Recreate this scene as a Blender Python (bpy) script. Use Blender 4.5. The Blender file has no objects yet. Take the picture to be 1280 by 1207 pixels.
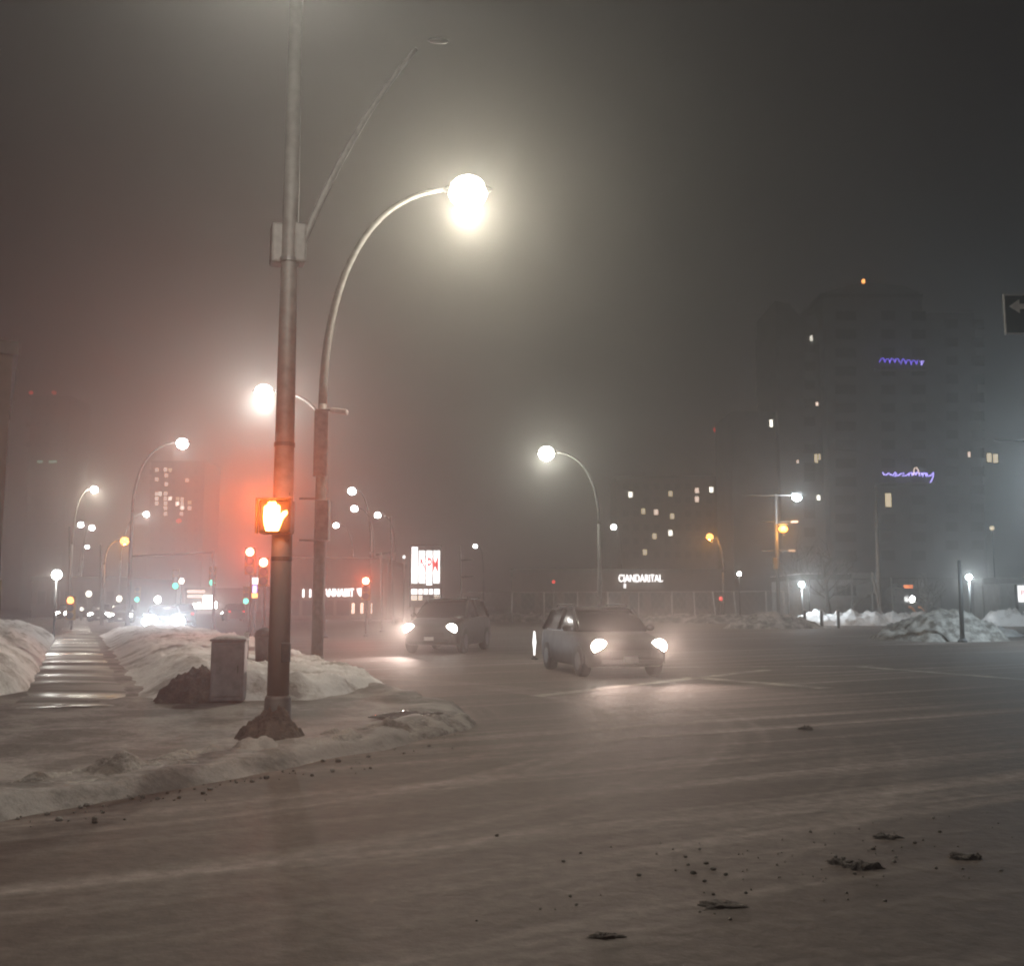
import bpy, math, random
from mathutils import Vector, Matrix, noise
random.seed(7)
R = math.radians
scene = bpy.context.scene
COL = scene.collection

# ------------------------------------------------------------------ camera, world, exposure
CAM_Z, PITCH, F = 1.6, R(6.75), 1280.0
cam = bpy.data.cameras.new('camera'); camo = bpy.data.objects.new('camera', cam); COL.objects.link(camo)
cam.sensor_width = 36.0; cam.sensor_fit = 'HORIZONTAL'; cam.lens = 36.0
cam.clip_start = 0.05; cam.clip_end = 3000
camo.location = (0, 0, CAM_Z); camo.rotation_euler = (R(90) + PITCH, 0, 0)
scene.camera = camo
w = bpy.data.worlds.new('World'); scene.world = w; w.use_nodes = True
bg = w.node_tree.nodes['Background']
bg.inputs['Color'].default_value = (0.53, 0.53, 0.58, 1); bg.inputs['Strength'].default_value = 0.032
vs = scene.view_settings
vs.view_transform = 'Standard'; vs.look = 'None'; vs.exposure = -0.45; vs.gamma = 1.0; vs.use_curve_mapping = False
cy = scene.cycles
cy.use_denoising = True
cy.max_bounces = 4; cy.diffuse_bounces = 1; cy.glossy_bounces = 2; cy.volume_bounces = 0
cy.transparent_max_bounces = 6; cy.sample_clamp_indirect = 2.0
cy.filter_width = 1.9
HAZE_DENSITY, HAZE_G = 0.0046, 0.80
cam.dof.use_dof = True; cam.dof.focus_distance = 3.2; cam.dof.aperture_fstop = 14.0

def P(px, py, d):
    """world point seen at photo pixel (px,py) at distance d along +Y"""
    a = (px - 640) / F; b = -(py - 603.5) / F
    v = Vector((a, math.cos(PITCH) - b * math.sin(PITCH), math.sin(PITCH) + b * math.cos(PITCH)))
    s = d / v.y
    return Vector((v.x * s, d, CAM_Z + v.z * s))
def G(px, py, z=0.0):
    a = (px - 640) / F; b = -(py - 603.5) / F
    v = Vector((a, math.cos(PITCH) - b * math.sin(PITCH), math.sin(PITCH) + b * math.cos(PITCH)))
    s = (z - CAM_Z) / v.z
    return Vector((v.x * s, v.y * s, z))

# ------------------------------------------------------------------ materials
def nmat(name):
    m = bpy.data.materials.new(name); m.use_nodes = True
    nt = m.node_tree; return m, nt, nt.nodes['Principled BSDF']
def pmat(name, col, rough=0.6, metal=0.0, var=0.25, scale=6.0, bump=0.0, rvar=0.15):
    m, nt, b = nmat(name)
    tc = nt.nodes.new('ShaderNodeTexCoord'); n = nt.nodes.new('ShaderNodeTexNoise')
    n.inputs['Scale'].default_value = scale; n.inputs['Detail'].default_value = 5
    nt.links.new(tc.outputs['Object'], n.inputs['Vector'])
    cr = nt.nodes.new('ShaderNodeValToRGB')
    cr.color_ramp.elements[0].position = 0.3; cr.color_ramp.elements[1].position = 0.72
    cr.color_ramp.elements[0].color = (*[c * (1 - var) for c in col], 1)
    cr.color_ramp.elements[1].color = (*[min(1, c * (1 + var)) for c in col], 1)
    nt.links.new(n.outputs['Fac'], cr.inputs['Fac']); nt.links.new(cr.outputs['Color'], b.inputs['Base Color'])
    mr = nt.nodes.new('ShaderNodeMapRange'); mr.inputs['To Min'].default_value = max(0, rough - rvar); mr.inputs['To Max'].default_value = min(1, rough + rvar)
    nt.links.new(n.outputs['Fac'], mr.inputs['Value']); nt.links.new(mr.outputs['Result'], b.inputs['Roughness'])
    b.inputs['Metallic'].default_value = metal
    if bump:
        bp = nt.nodes.new('ShaderNodeBump'); bp.inputs['Strength'].default_value = bump; bp.inputs['Distance'].default_value = 0.05
        nt.links.new(n.outputs['Fac'], bp.inputs['Height']); nt.links.new(bp.outputs['Normal'], b.inputs['Normal'])
    return m
def emat(name, col, strength, sample=False):
    m, nt, b = nmat(name)
    b.inputs['Base Color'].default_value = (*[min(c, .8) for c in col], 1)
    b.inputs['Emission Color'].default_value = (*col, 1); b.inputs['Emission Strength'].default_value = strength
    if not sample:
        m.cycles.emission_sampling = 'NONE'
    return m

M = dict(
    steel=pmat('galvanised_steel', (.14, .135, .13), .6, .25, .25, 9),
    steel_dark=pmat('painted_dark_steel', (.09, .09, .09), .5, .3, .3, 9),
    concrete=pmat('concrete', (.26, .25, .23), .85, 0, .35, 5, .4),
    wood=pmat('weathered_wood', (.12, .09, .07), .85, 0, .35, 7, .3),
    bark=pmat('bark', (.07, .055, .045), .9, 0, .4, 14, .5),
    signal_body=pmat('signal_housing', (.30, .19, .05), .5, 0, .2, 10),
    signal_black=pmat('black_housing', (.02, .02, .02), .5, 0, .3, 10),
    cabinet=pmat('cabinet_paint', (.20, .19, .20), .6, 0, .3, 7, .1),
    car_dark=pmat('dark_car_paint', (.012, .012, .012), .6, .1, .3, 4),
    car_brown=pmat('maroon_car_paint', (.014, .011, .011), .6, .1, .3, 4),
    car_grey=pmat('grey_car_paint', (.14, .14, .15), .3, .3, .3, 4),
    orange_paint=pmat('orange_machine_paint', (.5, .16, .03), .5, 0, .3, 4),
    tyre=pmat('tyre_rubber', (.02, .02, .02), .85, 0, .3, 20),
    rim=pmat('alloy_rim', (.10, .10, .10), .6, .5, .2, 10),
    glass=pmat('dark_glass', (.01, .011, .013), .2, 0, .2, 2, rvar=.04),
    trim=pmat('black_plastic_trim', (.02, .02, .021), .6, 0, .3, 10),
    plate=pmat('number_plate_white', (.55, .55, .55), .5, 0, .2, 10),
    wall_dark=pmat('dark_brick_wall', (.10, .085, .075), .9, 0, .3, 1.2, .2),
    wall_grey=pmat('grey_precast_wall', (.17, .17, .17), .85, 0, .3, .7, .2),
    wall_tower=pmat('tower_concrete', (.14, .145, .15), .85, 0, .25, .4, .2),
    wall_beige=pmat('beige_stucco', (.38, .32, .22), .85, 0, .2, 1.5, .2),
    wall_pale=pmat('pale_siding', (.40, .42, .42), .8, 0, .2, 1.5, .2),
    roof=pmat('flat_roofing', (.08, .08, .08), .9, 0, .3, 2),
    window_dark=pmat('unlit_window_glass', (.035, .037, .04), .15, 0, .3, 2, rvar=.06),
    sign_black=pmat('black_sign_face', (.025, .025, .027), .5, 0, .2, 10),
    sign_white=pmat('white_sign_paint', (.62, .58, .56), .5, 0, .15, 10),
    sign_ink=pmat('dark_sign_lettering', (.03, .03, .04), .6, 0, .2, 10),
    tactile=pmat('wet_tactile_plate', (.14, .125, .115), .18, 0, .3, 10, .2),
    soil=pmat('dark_soil', (.05, .045, .042), .95, 0, .4, 2, .6),
    wire=pmat('fence_wire', (.5, .48, .46), .5, .6, .2, 9),
    E_lamp=emat('lamp_glow_warm', (1, .95, .80), 60),
    E_white=emat('lamp_glow_white', (1, .98, .95), 45),
    E_cool=emat('lamp_glow_cool', (.86, .95, 1), 45),
    E_head=emat('headlight_glow', (1, .93, .84), 60),
    E_headcool=emat('headlight_glow_cool', (.86, .94, 1), 90),
    E_amber=emat('sodium_glow', (1, .40, .08), 7),
    E_hand=emat('hand_glow', (1, .42, .10), 26),
    E_red=emat('red_signal_glow', (1, .10, .04), 14),
    E_redsig=emat('red_lens_hot', (1, .42, .30), 14),
    E_tail=emat('tail_light_glow', (1, .05, .05), 1.2),
    E_beacon=emat('beacon_glow', (1, .07, .05), 2.2),
    E_beaconhot=emat('beacon_hot_glow', (1, .36, .10), 5),
    E_green=emat('green_signal_glow', (.10, 1, .72), 3.2),
    E_greenpale=emat('pale_green_glow', (.45, 1, .75), 1.6),
    E_blue=emat('blue_string_light_glow', (.20, .13, 1), 3.4),
    E_violet=emat('violet_string_light_glow', (.42, .34, 1), 4.6),
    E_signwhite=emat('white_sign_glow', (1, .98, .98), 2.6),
    E_signtext=emat('white_letter_glow', (1, .97, .97), 5),
    E_signdim=emat('dim_sign_glow', (1, .80, .68), .9),
    E_signred=emat('red_sign_letter', (.65, .03, .04), .55),
    E_winwarm=emat('warm_window_glow', (1, .80, .52), 1.4),
    E_winhot=emat('bright_window_glow', (1, .92, .78), 5.5),
    E_windim=emat('dim_window_glow', (1, .74, .60), 2.4),
    E_orangebar=emat('orange_light_bar_glow', (1, .25, .08), 1.6),
)

def pole_mat():  # paler lower part: light on the pole painted into its colour
    m = pmat('galvanised_pole_lit_low', (.12, .115, .11), .6, .2, .25, 9); nt = m.node_tree; b = nt.nodes['Principled BSDF']; L = nt.links.new
    src = b.inputs['Base Color'].links[0].from_socket
    tc = nt.nodes.new('ShaderNodeTexCoord'); sx = nt.nodes.new('ShaderNodeSeparateXYZ'); L(tc.outputs['Object'], sx.inputs['Vector'])
    n = nt.nodes.new('ShaderNodeTexNoise'); n.inputs['Scale'].default_value = 5; n.inputs['Detail'].default_value = 6; L(tc.outputs['Object'], n.inputs['Vector'])
    ma = nt.nodes.new('ShaderNodeMath'); ma.operation = 'MULTIPLY_ADD'; ma.inputs[1].default_value = 1.4; L(n.outputs['Fac'], ma.inputs[0]); L(sx.outputs['Z'], ma.inputs[2])
    mr = nt.nodes.new('ShaderNodeMapRange'); mr.interpolation_type = 'SMOOTHSTEP'; mr.inputs['From Min'].default_value = 2.9; mr.inputs['From Max'].default_value = 4.4; mr.inputs['To Min'].default_value = .9; mr.inputs['To Max'].default_value = 0
    L(ma.outputs['Value'], mr.inputs['Value'])
    mx = nt.nodes.new('ShaderNodeMix'); mx.data_type = 'RGBA'; L(mr.outputs['Result'], mx.inputs['Factor']); L(src, mx.inputs['A']); mx.inputs['B'].default_value = (.42, .38, .36, 1)
    L(mx.outputs['Result'], b.inputs['Base Color'])
    return m
M['pole'] = pole_mat()

def snow_mat(name, clean, dirty, dirt_pos, scale, rough=.75, bump=.6):
    m, nt, b = nmat(name); L = nt.links.new
    tc = nt.nodes.new('ShaderNodeTexCoord')
    n1 = nt.nodes.new('ShaderNodeTexNoise'); n1.inputs['Scale'].default_value = scale; n1.inputs['Detail'].default_value = 8; n1.inputs['Roughness'].default_value = .62
    n2 = nt.nodes.new('ShaderNodeTexNoise'); n2.inputs['Scale'].default_value = scale * 9; n2.inputs['Detail'].default_value = 6; n2.inputs['Roughness'].default_value = .7
    L(tc.outputs['Object'], n1.inputs['Vector']); L(tc.outputs['Object'], n2.inputs['Vector'])
    mx = nt.nodes.new('ShaderNodeMath'); mx.operation = 'MULTIPLY_ADD'; mx.inputs[1].default_value = .35
    L(n2.outputs['Fac'], mx.inputs[0]); L(n1.outputs['Fac'], mx.inputs[2])
    cr = nt.nodes.new('ShaderNodeValToRGB')
    cr.color_ramp.elements[0].position = dirt_pos; cr.color_ramp.elements[1].position = dirt_pos + .17
    cr.color_ramp.elements[0].color = (*dirty, 1); cr.color_ramp.elements[1].color = (*clean, 1)
    L(mx.outputs['Value'], cr.inputs['Fac']); L(cr.outputs['Color'], b.inputs['Base Color'])
    b.inputs['Roughness'].default_value = rough
    bp = nt.nodes.new('ShaderNodeBump'); bp.inputs['Strength'].default_value = bump; bp.inputs['Distance'].default_value = .16
    L(mx.outputs['Value'], bp.inputs['Height']); L(bp.outputs['Normal'], b.inputs['Normal'])
    return m
M['snow'] = snow_mat('snow', (.78, .76, .76), (.34, .31, .29), .52, 1.1)
M['snow_dirty'] = snow_mat('ploughed_dirty_snow', (.36, .33, .30), (.10, .085, .07), .60, 1.6, .8, .9)
M['snow_ridge'] = snow_mat('rough_kerb_snow', (.46, .43, .40), (.16, .14, .125), .58, 2.0, .8, .9)
M['snow_brown'] = snow_mat('brown_slush', (.17, .14, .12), (.085, .07, .06), .62, 2.2, .8, .9)
M['clod_slush'] = snow_mat('clod_slush', (.26, .22, .19), (.15, .125, .11), .62, 14, .85, .9)
M['walk'] = snow_mat('trodden_snow_pavement', (.28, .255, .24), (.11, .098, .09), .60, .9, .7, .45)
M['lot'] = snow_mat('snowy_lot', (.40, .38, .37), (.16, .15, .14), .6, .15, .8, .3)

def road_mat():
    m, nt, b = nmat('icy_asphalt'); L = nt.links.new
    tc = nt.nodes.new('ShaderNodeTexCoord')
    def streak(angle, sx, sy, scale, detail, off):
        mp = nt.nodes.new('ShaderNodeMapping'); mp.inputs['Rotation'].default_value = (0, 0, R(angle)); mp.inputs['Location'].default_value = (off, off * .7, 0)
        sc = nt.nodes.new('ShaderNodeMapping'); sc.inputs['Scale'].default_value = (sx, sy, 1)
        n = nt.nodes.new('ShaderNodeTexNoise'); n.inputs['Scale'].default_value = scale; n.inputs['Detail'].default_value = detail; n.inputs['Roughness'].default_value = .6
        L(tc.outputs['Object'], mp.inputs['Vector']); L(mp.outputs['Vector'], sc.inputs['Vector']); L(sc.outputs['Vector'], n.inputs['Vector'])
        return n.outputs['Fac']
    def math_(op, a, b_=None, v=None):
        n = nt.nodes.new('ShaderNodeMath'); n.operation = op
        L(a, n.inputs[0])
        if b_ is not None: L(b_, n.inputs[1])
        if v is not None: n.inputs[1].default_value = v
        return n.outputs['Value']
    def ramp(x, a, c):
        n = nt.nodes.new('ShaderNodeMapRange'); n.interpolation_type = 'SMOOTHSTEP'
        n.inputs['From Min'].default_value = a; n.inputs['From Max'].default_value = c
        L(x, n.inputs['Value']); return n.outputs['Result']
    # tyre-drawn streaks of packed snow, running along the cross street
    s1 = ramp(streak(-28, .035, 1.6, 1.0, 3, 3.1), .50, .68)
    s2 = ramp(streak(-23, .05, 1.7, 1.0, 3, 11.7), .53, .70)
    s3 = ramp(streak(-35, .05, .8, 1.0, 4, 27.3), .50, .75)
    big = ramp(streak(-27, .09, .22, 1.0, 5, 5.5), .35, .70)
    fine = streak(0, 1, 1, 7.0, 8, 1.3)
    grit = ramp(streak(0, 1, 1, 60.0, 3, 1.3), .62, .75)
    # tracks of turning cars, curving round the corner kerb
    off = nt.nodes.new('ShaderNodeVectorMath'); off.operation = 'ADD'; off.inputs[1].default_value = (7.0, -14.5, 0)
    L(tc.outputs['Object'], off.inputs[0])
    ln = nt.nodes.new('ShaderNodeVectorMath'); ln.operation = 'LENGTH'; L(off.outputs['Vector'], ln.inputs[0])
    sp = nt.nodes.new('ShaderNodeSeparateXYZ'); L(off.outputs['Vector'], sp.inputs['Vector'])
    at = nt.nodes.new('ShaderNodeMath'); at.operation = 'ARCTAN2'; L(sp.outputs['Y'], at.inputs[0]); L(sp.outputs['X'], at.inputs[1])
    cb = nt.nodes.new('ShaderNodeCombineXYZ')
    L(math_('MULTIPLY', ln.outputs['Value'], v=1.35), cb.inputs['X']); L(math_('MULTIPLY', at.outputs['Value'], v=.55), cb.inputs['Y'])
    na = nt.nodes.new('ShaderNodeTexNoise'); na.inputs['Scale'].default_value = 1.0; na.inputs['Detail'].default_value = 3; L(cb.outputs['Vector'], na.inputs['Vector'])
    arc = ramp(na.outputs['Fac'], .50, .68)
    amask = nt.nodes.new('ShaderNodeMapRange'); amask.interpolation_type = 'SMOOTHSTEP'; amask.inputs['From Min'].default_value = 8.5; amask.inputs['From Max'].default_value = 15; amask.inputs['To Min'].default_value = .42; amask.inputs['To Max'].default_value = 0
    L(ln.outputs['Value'], amask.inputs['Value']); arc = math_('MULTIPLY', arc, amask.outputs['Result'])
    a = math_('MULTIPLY', s1, big)
    a = math_('ADD', math_('MULTIPLY', a, v=.75), arc)
    c = math_('MULTIPLY', s2, v=.28)
    d = math_('MULTIPLY', s3, v=.35)
    t = math_('ADD', math_('ADD', a, c), d)
    t = math_('MULTIPLY', t, math_('ADD', math_('MULTIPLY', fine, v=1.1), v=.35))
    t = math_('MINIMUM', t, v=1.0)
    cr = nt.nodes.new('ShaderNodeValToRGB')
    cr.color_ramp.elements[0].color = (.105, .079, .068, 1); cr.color_ramp.elements[1].color = (.42, .36, .33, 1)
    L(t, cr.inputs['Fac'])
    mul = nt.nodes.new('ShaderNodeMix'); mul.data_type = 'RGBA'; mul.blend_type = 'MULTIPLY'; mul.inputs['Factor'].default_value = .55
    cr2 = nt.nodes.new('ShaderNodeValToRGB'); cr2.color_ramp.elements[0].color = (.45, .43, .42, 1); cr2.color_ramp.elements[1].color = (1, 1, 1, 1)
    cr2.color_ramp.elements[0].position = .3; cr2.color_ramp.elements[1].position = .65
    L(fine, cr2.inputs['Fac']); L(cr.outputs['Color'], mul.inputs['A']); L(cr2.outputs['Color'], mul.inputs['B'])
    mul2 = nt.nodes.new('ShaderNodeMix'); mul2.data_type = 'RGBA'; mul2.blend_type = 'MULTIPLY'
    gm = math_('MULTIPLY', grit, v=.5)
    L(gm, mul2.inputs['Factor']); L(mul.outputs['Result'], mul2.inputs['A']); mul2.inputs['B'].default_value = (.3, .28, .27, 1)
    L(mul2.outputs['Result'], b.inputs['Base Color'])
    mr = nt.nodes.new('ShaderNodeMapRange'); mr.inputs['To Min'].default_value = .72; mr.inputs['To Max'].default_value = .95
    b.inputs['Specular IOR Level'].default_value = .25
    L(t, mr.inputs['Value']); L(mr.outputs['Result'], b.inputs['Roughness'])
    bp = nt.nodes.new('ShaderNodeBump'); bp.inputs['Strength'].default_value = .35; bp.inputs['Distance'].default_value = .04
    L(math_('ADD', fine, t), bp.inputs['Height']); L(bp.outputs['Normal'], b.inputs['Normal'])
    return m
M['road'] = road_mat()

def ice_mat():
    m, nt, b = nmat('rippled_ice'); L = nt.links.new
    tc = nt.nodes.new('ShaderNodeTexCoord')
    mp = nt.nodes.new('ShaderNodeMapping'); mp.inputs['Scale'].default_value = (.22, 1.0, 1)
    L(tc.outputs['Object'], mp.inputs['Vector'])
    n = nt.nodes.new('ShaderNodeTexNoise'); n.inputs['Scale'].default_value = .8; n.inputs['Detail'].default_value = 5
    L(mp.outputs['Vector'], n.inputs['Vector'])
    cr = nt.nodes.new('ShaderNodeValToRGB'); cr.color_ramp.elements[0].position = .35; cr.color_ramp.elements[1].position = .65
    cr.color_ramp.elements[0].color = (.05, .045, .04, 1); cr.color_ramp.elements[1].color = (.24, .22, .19, 1)
    L(n.outputs['Fac'], cr.inputs['Fac']); L(cr.outputs['Color'], b.inputs['Base Color'])
    mr = nt.nodes.new('ShaderNodeMapRange'); mr.inputs['From Min'].default_value = .35; mr.inputs['From Max'].default_value = .65
    mr.inputs['To Min'].default_value = .75; mr.inputs['To Max'].default_value = .27
    L(n.outputs['Fac'], mr.inputs['Value']); L(mr.outputs['Result'], b.inputs['Roughness'])
    bp = nt.nodes.new('ShaderNodeBump'); bp.inputs['Strength'].default_value = .5; bp.inputs['Distance'].default_value = .04
    L(n.outputs['Fac'], bp.inputs['Height']); L(bp.outputs['Normal'], b.inputs['Normal'])
    return m
M['ice'] = ice_mat()
M['paint'] = snow_mat('worn_road_paint', (.42, .37, .31), (.15, .125, .105), .60, 1.4, .7, .2)

# ------------------------------------------------------------------ mesh helpers
class MB:
    def __init__(s): s.v = []; s.f = []
    def box(s, c, size, rz=0, ry=0, rx=0):
        m = Matrix.Translation(c) @ Matrix.Rotation(rz, 4, 'Z') @ Matrix.Rotation(ry, 4, 'Y') @ Matrix.Rotation(rx, 4, 'X')
        x, y, z = [q / 2 for q in size]; n = len(s.v)
        for a in (-1, 1):
            for b in (-1, 1):
                for d in (-1, 1): s.v.append(m @ Vector((a * x, b * y, d * z)))
        for q in ((0, 1, 3, 2), (4, 6, 7, 5), (0, 4, 5, 1), (2, 3, 7, 6), (0, 2, 6, 4), (1, 5, 7, 3)): s.f.append([n + i for i in q])
        return s
    def tube(s, pts, rad, seg=10, cap=True):
        pts = [Vector(p) for p in pts]
        if not hasattr(rad, '__len__'): rad = [rad] * len(pts)
        n0 = len(s.v); up = None
        for i, p in enumerate(pts):
            t = (pts[min(i + 1, len(pts) - 1)] - pts[max(i - 1, 0)]).normalized()
            if up is None:
                up = Vector((1, 0, 0)) if abs(t.x) < .9 else Vector((0, 1, 0))
            a = (up - t * up.dot(t))
            if a.length < 1e-4: a = t.orthogonal()
            a.normalize(); b = t.cross(a); up = a
            for k in range(seg):
                an = 2 * math.pi * k / seg
                s.v.append(p + (a * math.cos(an) + b * math.sin(an)) * rad[i])
        for i in range(len(pts) - 1):
            for k in range(seg):
                k2 = (k + 1) % seg
                s.f.append([n0 + i * seg + k, n0 + i * seg + k2, n0 + (i + 1) * seg + k2, n0 + (i + 1) * seg + k])
        if cap:
            s.f.append([n0 + k for k in reversed(range(seg))]); s.f.append([n0 + (len(pts) - 1) * seg + k for k in range(seg)])
        return s
    def ell(s, c, r, seg=14, rings=8, rot=None, jit=0, seed=0):
        n0 = len(s.v); c = Vector(c)
        for i in range(rings + 1):
            th = math.pi * i / rings
            for k in range(seg):
                ph = 2 * math.pi * k / seg
                v = Vector((math.sin(th) * math.cos(ph), math.sin(th) * math.sin(ph), math.cos(th)))
                if jit: v *= 1 + jit * noise.noise(v * 2.1 + Vector((seed, seed * .3, 0)))
                v = Vector((v.x * r[0], v.y * r[1], v.z * r[2]))
                if rot is not None: v = rot @ v
                s.v.append(c + v)
        for i in range(rings):
            for k in range(seg):
                k2 = (k + 1) % seg
                s.f.append([n0 + i * seg + k, n0 + (i + 1) * seg + k, n0 + (i + 1) * seg + k2, n0 + i * seg + k2])
        return s
    def lathe(s, prof, seg=20, c=(0, 0, 0)):
        return s.tube([Vector(c) + Vector((0, 0, z)) for r, z in prof], [r for r, z in prof], seg)
    def prism(s, poly, depth, c=(0, 0, 0)):
        """polygon given in local x,z ; extruded along +y"""
        n0 = len(s.v); k = len(poly); c = Vector(c)
        for y in (0, depth):
            for x, z in poly: s.v.append(c + Vector((x, y, z)))
        s.f.append([n0 + i for i in range(k)]); s.f.append([n0 + k + i for i in reversed(range(k))])
        for i in range(k):
            j = (i + 1) % k; s.f.append([n0 + i, n0 + k + i, n0 + k + j, n0 + j])
        return s
    def loft(s, rings, cap=True):
        n0 = len(s.v); k = len(rings[0])
        for r in rings: s.v.extend(Vector(p) for p in r)
        for i in range(len(rings) - 1):
            for j in range(k):
                j2 = (j + 1) % k
                s.f.append([n0 + i * k + j, n0 + i * k + j2, n0 + (i + 1) * k + j2, n0 + (i + 1) * k + j])
        if cap:
            s.f.append([n0 + j for j in reversed(range(k))]); s.f.append([n0 + (len(rings) - 1) * k + j for j in range(k)])
        return s
    def build(s, name, mat, parent=None, smooth=False, loc=None, bevel=0):
        me = bpy.data.meshes.new(name); me.from_pydata([tuple(v) for v in s.v], [], s.f); me.update()
        o = bpy.data.objects.new(name, me); COL.objects.link(o)
        me.materials.append(M[mat] if isinstance(mat, str) else mat)
        if smooth: me.polygons.foreach_set('use_smooth', [True] * len(me.polygons))
        if parent is not None: o.parent = parent
        if loc is not None: o.location = loc
        if bevel:
            bm = o.modifiers.new('bevel', 'BEVEL'); bm.width = bevel; bm.segments = 2; bm.limit_method = 'ANGLE'
        return o

def tag(o, label=None, cat=None, group=None, kind=None):
    if label: o['label'] = label
    if cat: o['category'] = cat
    if group: o['group'] = group
    if kind: o['kind'] = kind
    return o
def thing(name, label, cat, loc=(0, 0, 0), rz=0, group=None):
    o = bpy.data.objects.new(name, None); COL.objects.link(o)
    o.location = loc; o.rotation_euler = (0, 0, rz); o.empty_display_size = .3
    return tag(o, label, cat, group)
def copy_tree(o, parent=None):
    c = o.copy(); COL.objects.link(c)
    if parent is not None: c.parent = parent
    for ch in list(o.children): copy_tree(ch, c)
    return c
def point(parent, loc, power, col, radius=.25):
    l = bpy.data.lights.new('lamp_light', 'POINT'); l.energy = power; l.color = col; l.shadow_soft_size = radius
    o = bpy.data.objects.new('lamp_light', l); COL.objects.link(o); o.location = loc; o.parent = parent
    return o
def spot(parent, loc, power, col, ang=75, tilt=-3, radius=.09):
    l = bpy.data.lights.new('beam_light', 'SPOT'); l.energy = power; l.color = col; l.shadow_soft_size = radius
    l.spot_size = R(ang); l.spot_blend = 1.0
    o = bpy.data.objects.new('beam_light', l); COL.objects.link(o); o.location = loc; o.parent = parent
    o.rotation_euler = (R(90 + tilt), 0, R(180))       # shines along local -Y
    return o
def text_mesh(name, txt, size, mat, parent, loc, width=None, rz=0, depth=.02, shear=0, bold=-.004):
    cu = bpy.data.curves.new(name, 'FONT'); cu.body = txt; cu.size = size; cu.extrude = depth; cu.align_x = 'CENTER'; cu.align_y = 'CENTER'; cu.shear = shear
    cu.offset = size * bold
    tmp = bpy.data.objects.new('tmp', cu); COL.objects.link(tmp)
    dg = bpy.context.evaluated_depsgraph_get(); me = bpy.data.meshes.new_from_object(tmp.evaluated_get(dg))
    bpy.data.objects.remove(tmp); bpy.data.curves.remove(cu)
    me.name = name
    if width:
        xs = [v.co.x for v in me.vertices]; k = width / (max(xs) - min(xs))
        for v in me.vertices: v.co.x *= k
    me.transform(Matrix.Rotation(R(90), 4, 'X'))
    me.materials.clear(); me.materials.append(M[mat])
    o = bpy.data.objects.new(name, me); COL.objects.link(o); o.parent = parent; o.location = loc; o.rotation_euler = (0, 0, rz)
    return o
def bez(p0, p1, p2, p3, n=14):
    out = []
    for i in range(n + 1):
        t = i / n; u = 1 - t
        out.append(p0 * u ** 3 + p1 * 3 * u * u * t + p2 * 3 * u * t * t + p3 * t ** 3)
    return out
def nz(x, y, z=0): return noise.noise(Vector((x, y, z)))
def fbm(x, y, s=0):
    return nz(x, y, s) + .5 * nz(2.1 * x, 2.1 * y, s + 3) + .25 * nz(4.3 * x, 4.3 * y, s + 7) + .12 * nz(9 * x, 9 * y, s + 9)
def sstep(a, b, x):
    t = max(0., min(1., (x - a) / (b - a))); return t * t * (3 - 2 * t)
def grid(name, us, vs_, fn, mat, smooth=True):
    mb = MB(); nu = len(us)
    for v in vs_:
        for u in us: mb.v.append(Vector(fn(u, v)))
    for j in range(len(vs_) - 1):
        for i in range(nu - 1):
            a = j * nu + i; mb.f.append([a, a + 1, a + nu + 1, a + nu])
    return mb.build(name, mat, smooth=smooth)
def chunks(x, y, s):
    d_ = noise.voronoi(Vector((x, y, s)))[0]
    e_ = noise.voronoi(Vector((2.3 * x, 2.3 * y, s + 4)))[0]
    return (.45 - d_[0]) + .5 * (.45 - e_[0])
def lin(a, b, n): return [a + (b - a) * i / n for i in range(n + 1)]
def geo(a, b, n): return [a * (b / a) ** (i / n) for i in range(n + 1)]
def interp(pts, y):
    if y <= pts[0][0]: return pts[0][1]
    for (y0, x0), (y1, x1) in zip(pts, pts[1:]):
        if y <= y1: return x0 + (x1 - x0) * (y - y0) / (y1 - y0)
    (y0, x0), (y1, x1) = pts[-2:]; return x1 + (x1 - x0) / (y1 - y0) * (y - y1)

# ------------------------------------------------------------------ setting: road, corner pavement, snow
mb = MB(); mb.v = [Vector(q) for q in ((-700, -40, 0), (700, -40, 0), (700, 900, 0), (-700, 900, 0))]; mb.f = [[0, 1, 2, 3]]
tag(mb.build('road', 'road'), kind='structure')

EDGE = [(-4, -11), (0, -8.6), (4.5, -5.6), (7.7, -3.86), (10, -2.34), (11.6, -1.4), (13.4, -.72), (14.6, -.55), (16.2, -.85), (18, -1.6), (19.5, -2.3), (25, -4.5), (35.5, -9), (60, -19.4), (150, -57)]
def walk_h(u, y):
    k = .13 * sstep(0, .28, u + .10 * fbm(y * .8, 2.2))
    ridge = math.exp(-((u - .55) / .42) ** 2) * (.04 + .07 * max(-.4, fbm(u * 1.7, y * 1.3, 4))) * sstep(30, 18, y) * sstep(2, 6, y)
    return k + ridge + .02 * fbm(u * .9, y * .9) * sstep(.1, .8, u) - .02
us = [0, .07, .14, .21, .28, .36, .44, .52, .6, .7, .8, .9, 1, 1.15, 1.3, 1.5, 1.75, 2, 2.3, 2.7, 3.1, 3.6, 4.2, 4.9, 5.7, 6.6, 7.6, 9, 11, 14, 18, 24, 34]
ys = lin(-4, 7, 50) + lin(7.1, 22, 150) + geo(22.2, 150, 70)
wob = lambda y: .10 * fbm(y * .55, 1.1) + .05 * fbm(y * 2.4, 5)
tag(grid('sidewalk', us, ys, lambda u, y: (interp(EDGE, y) + wob(y) - u, y, walk_h(u, y)), 'walk'), kind='structure')

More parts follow.
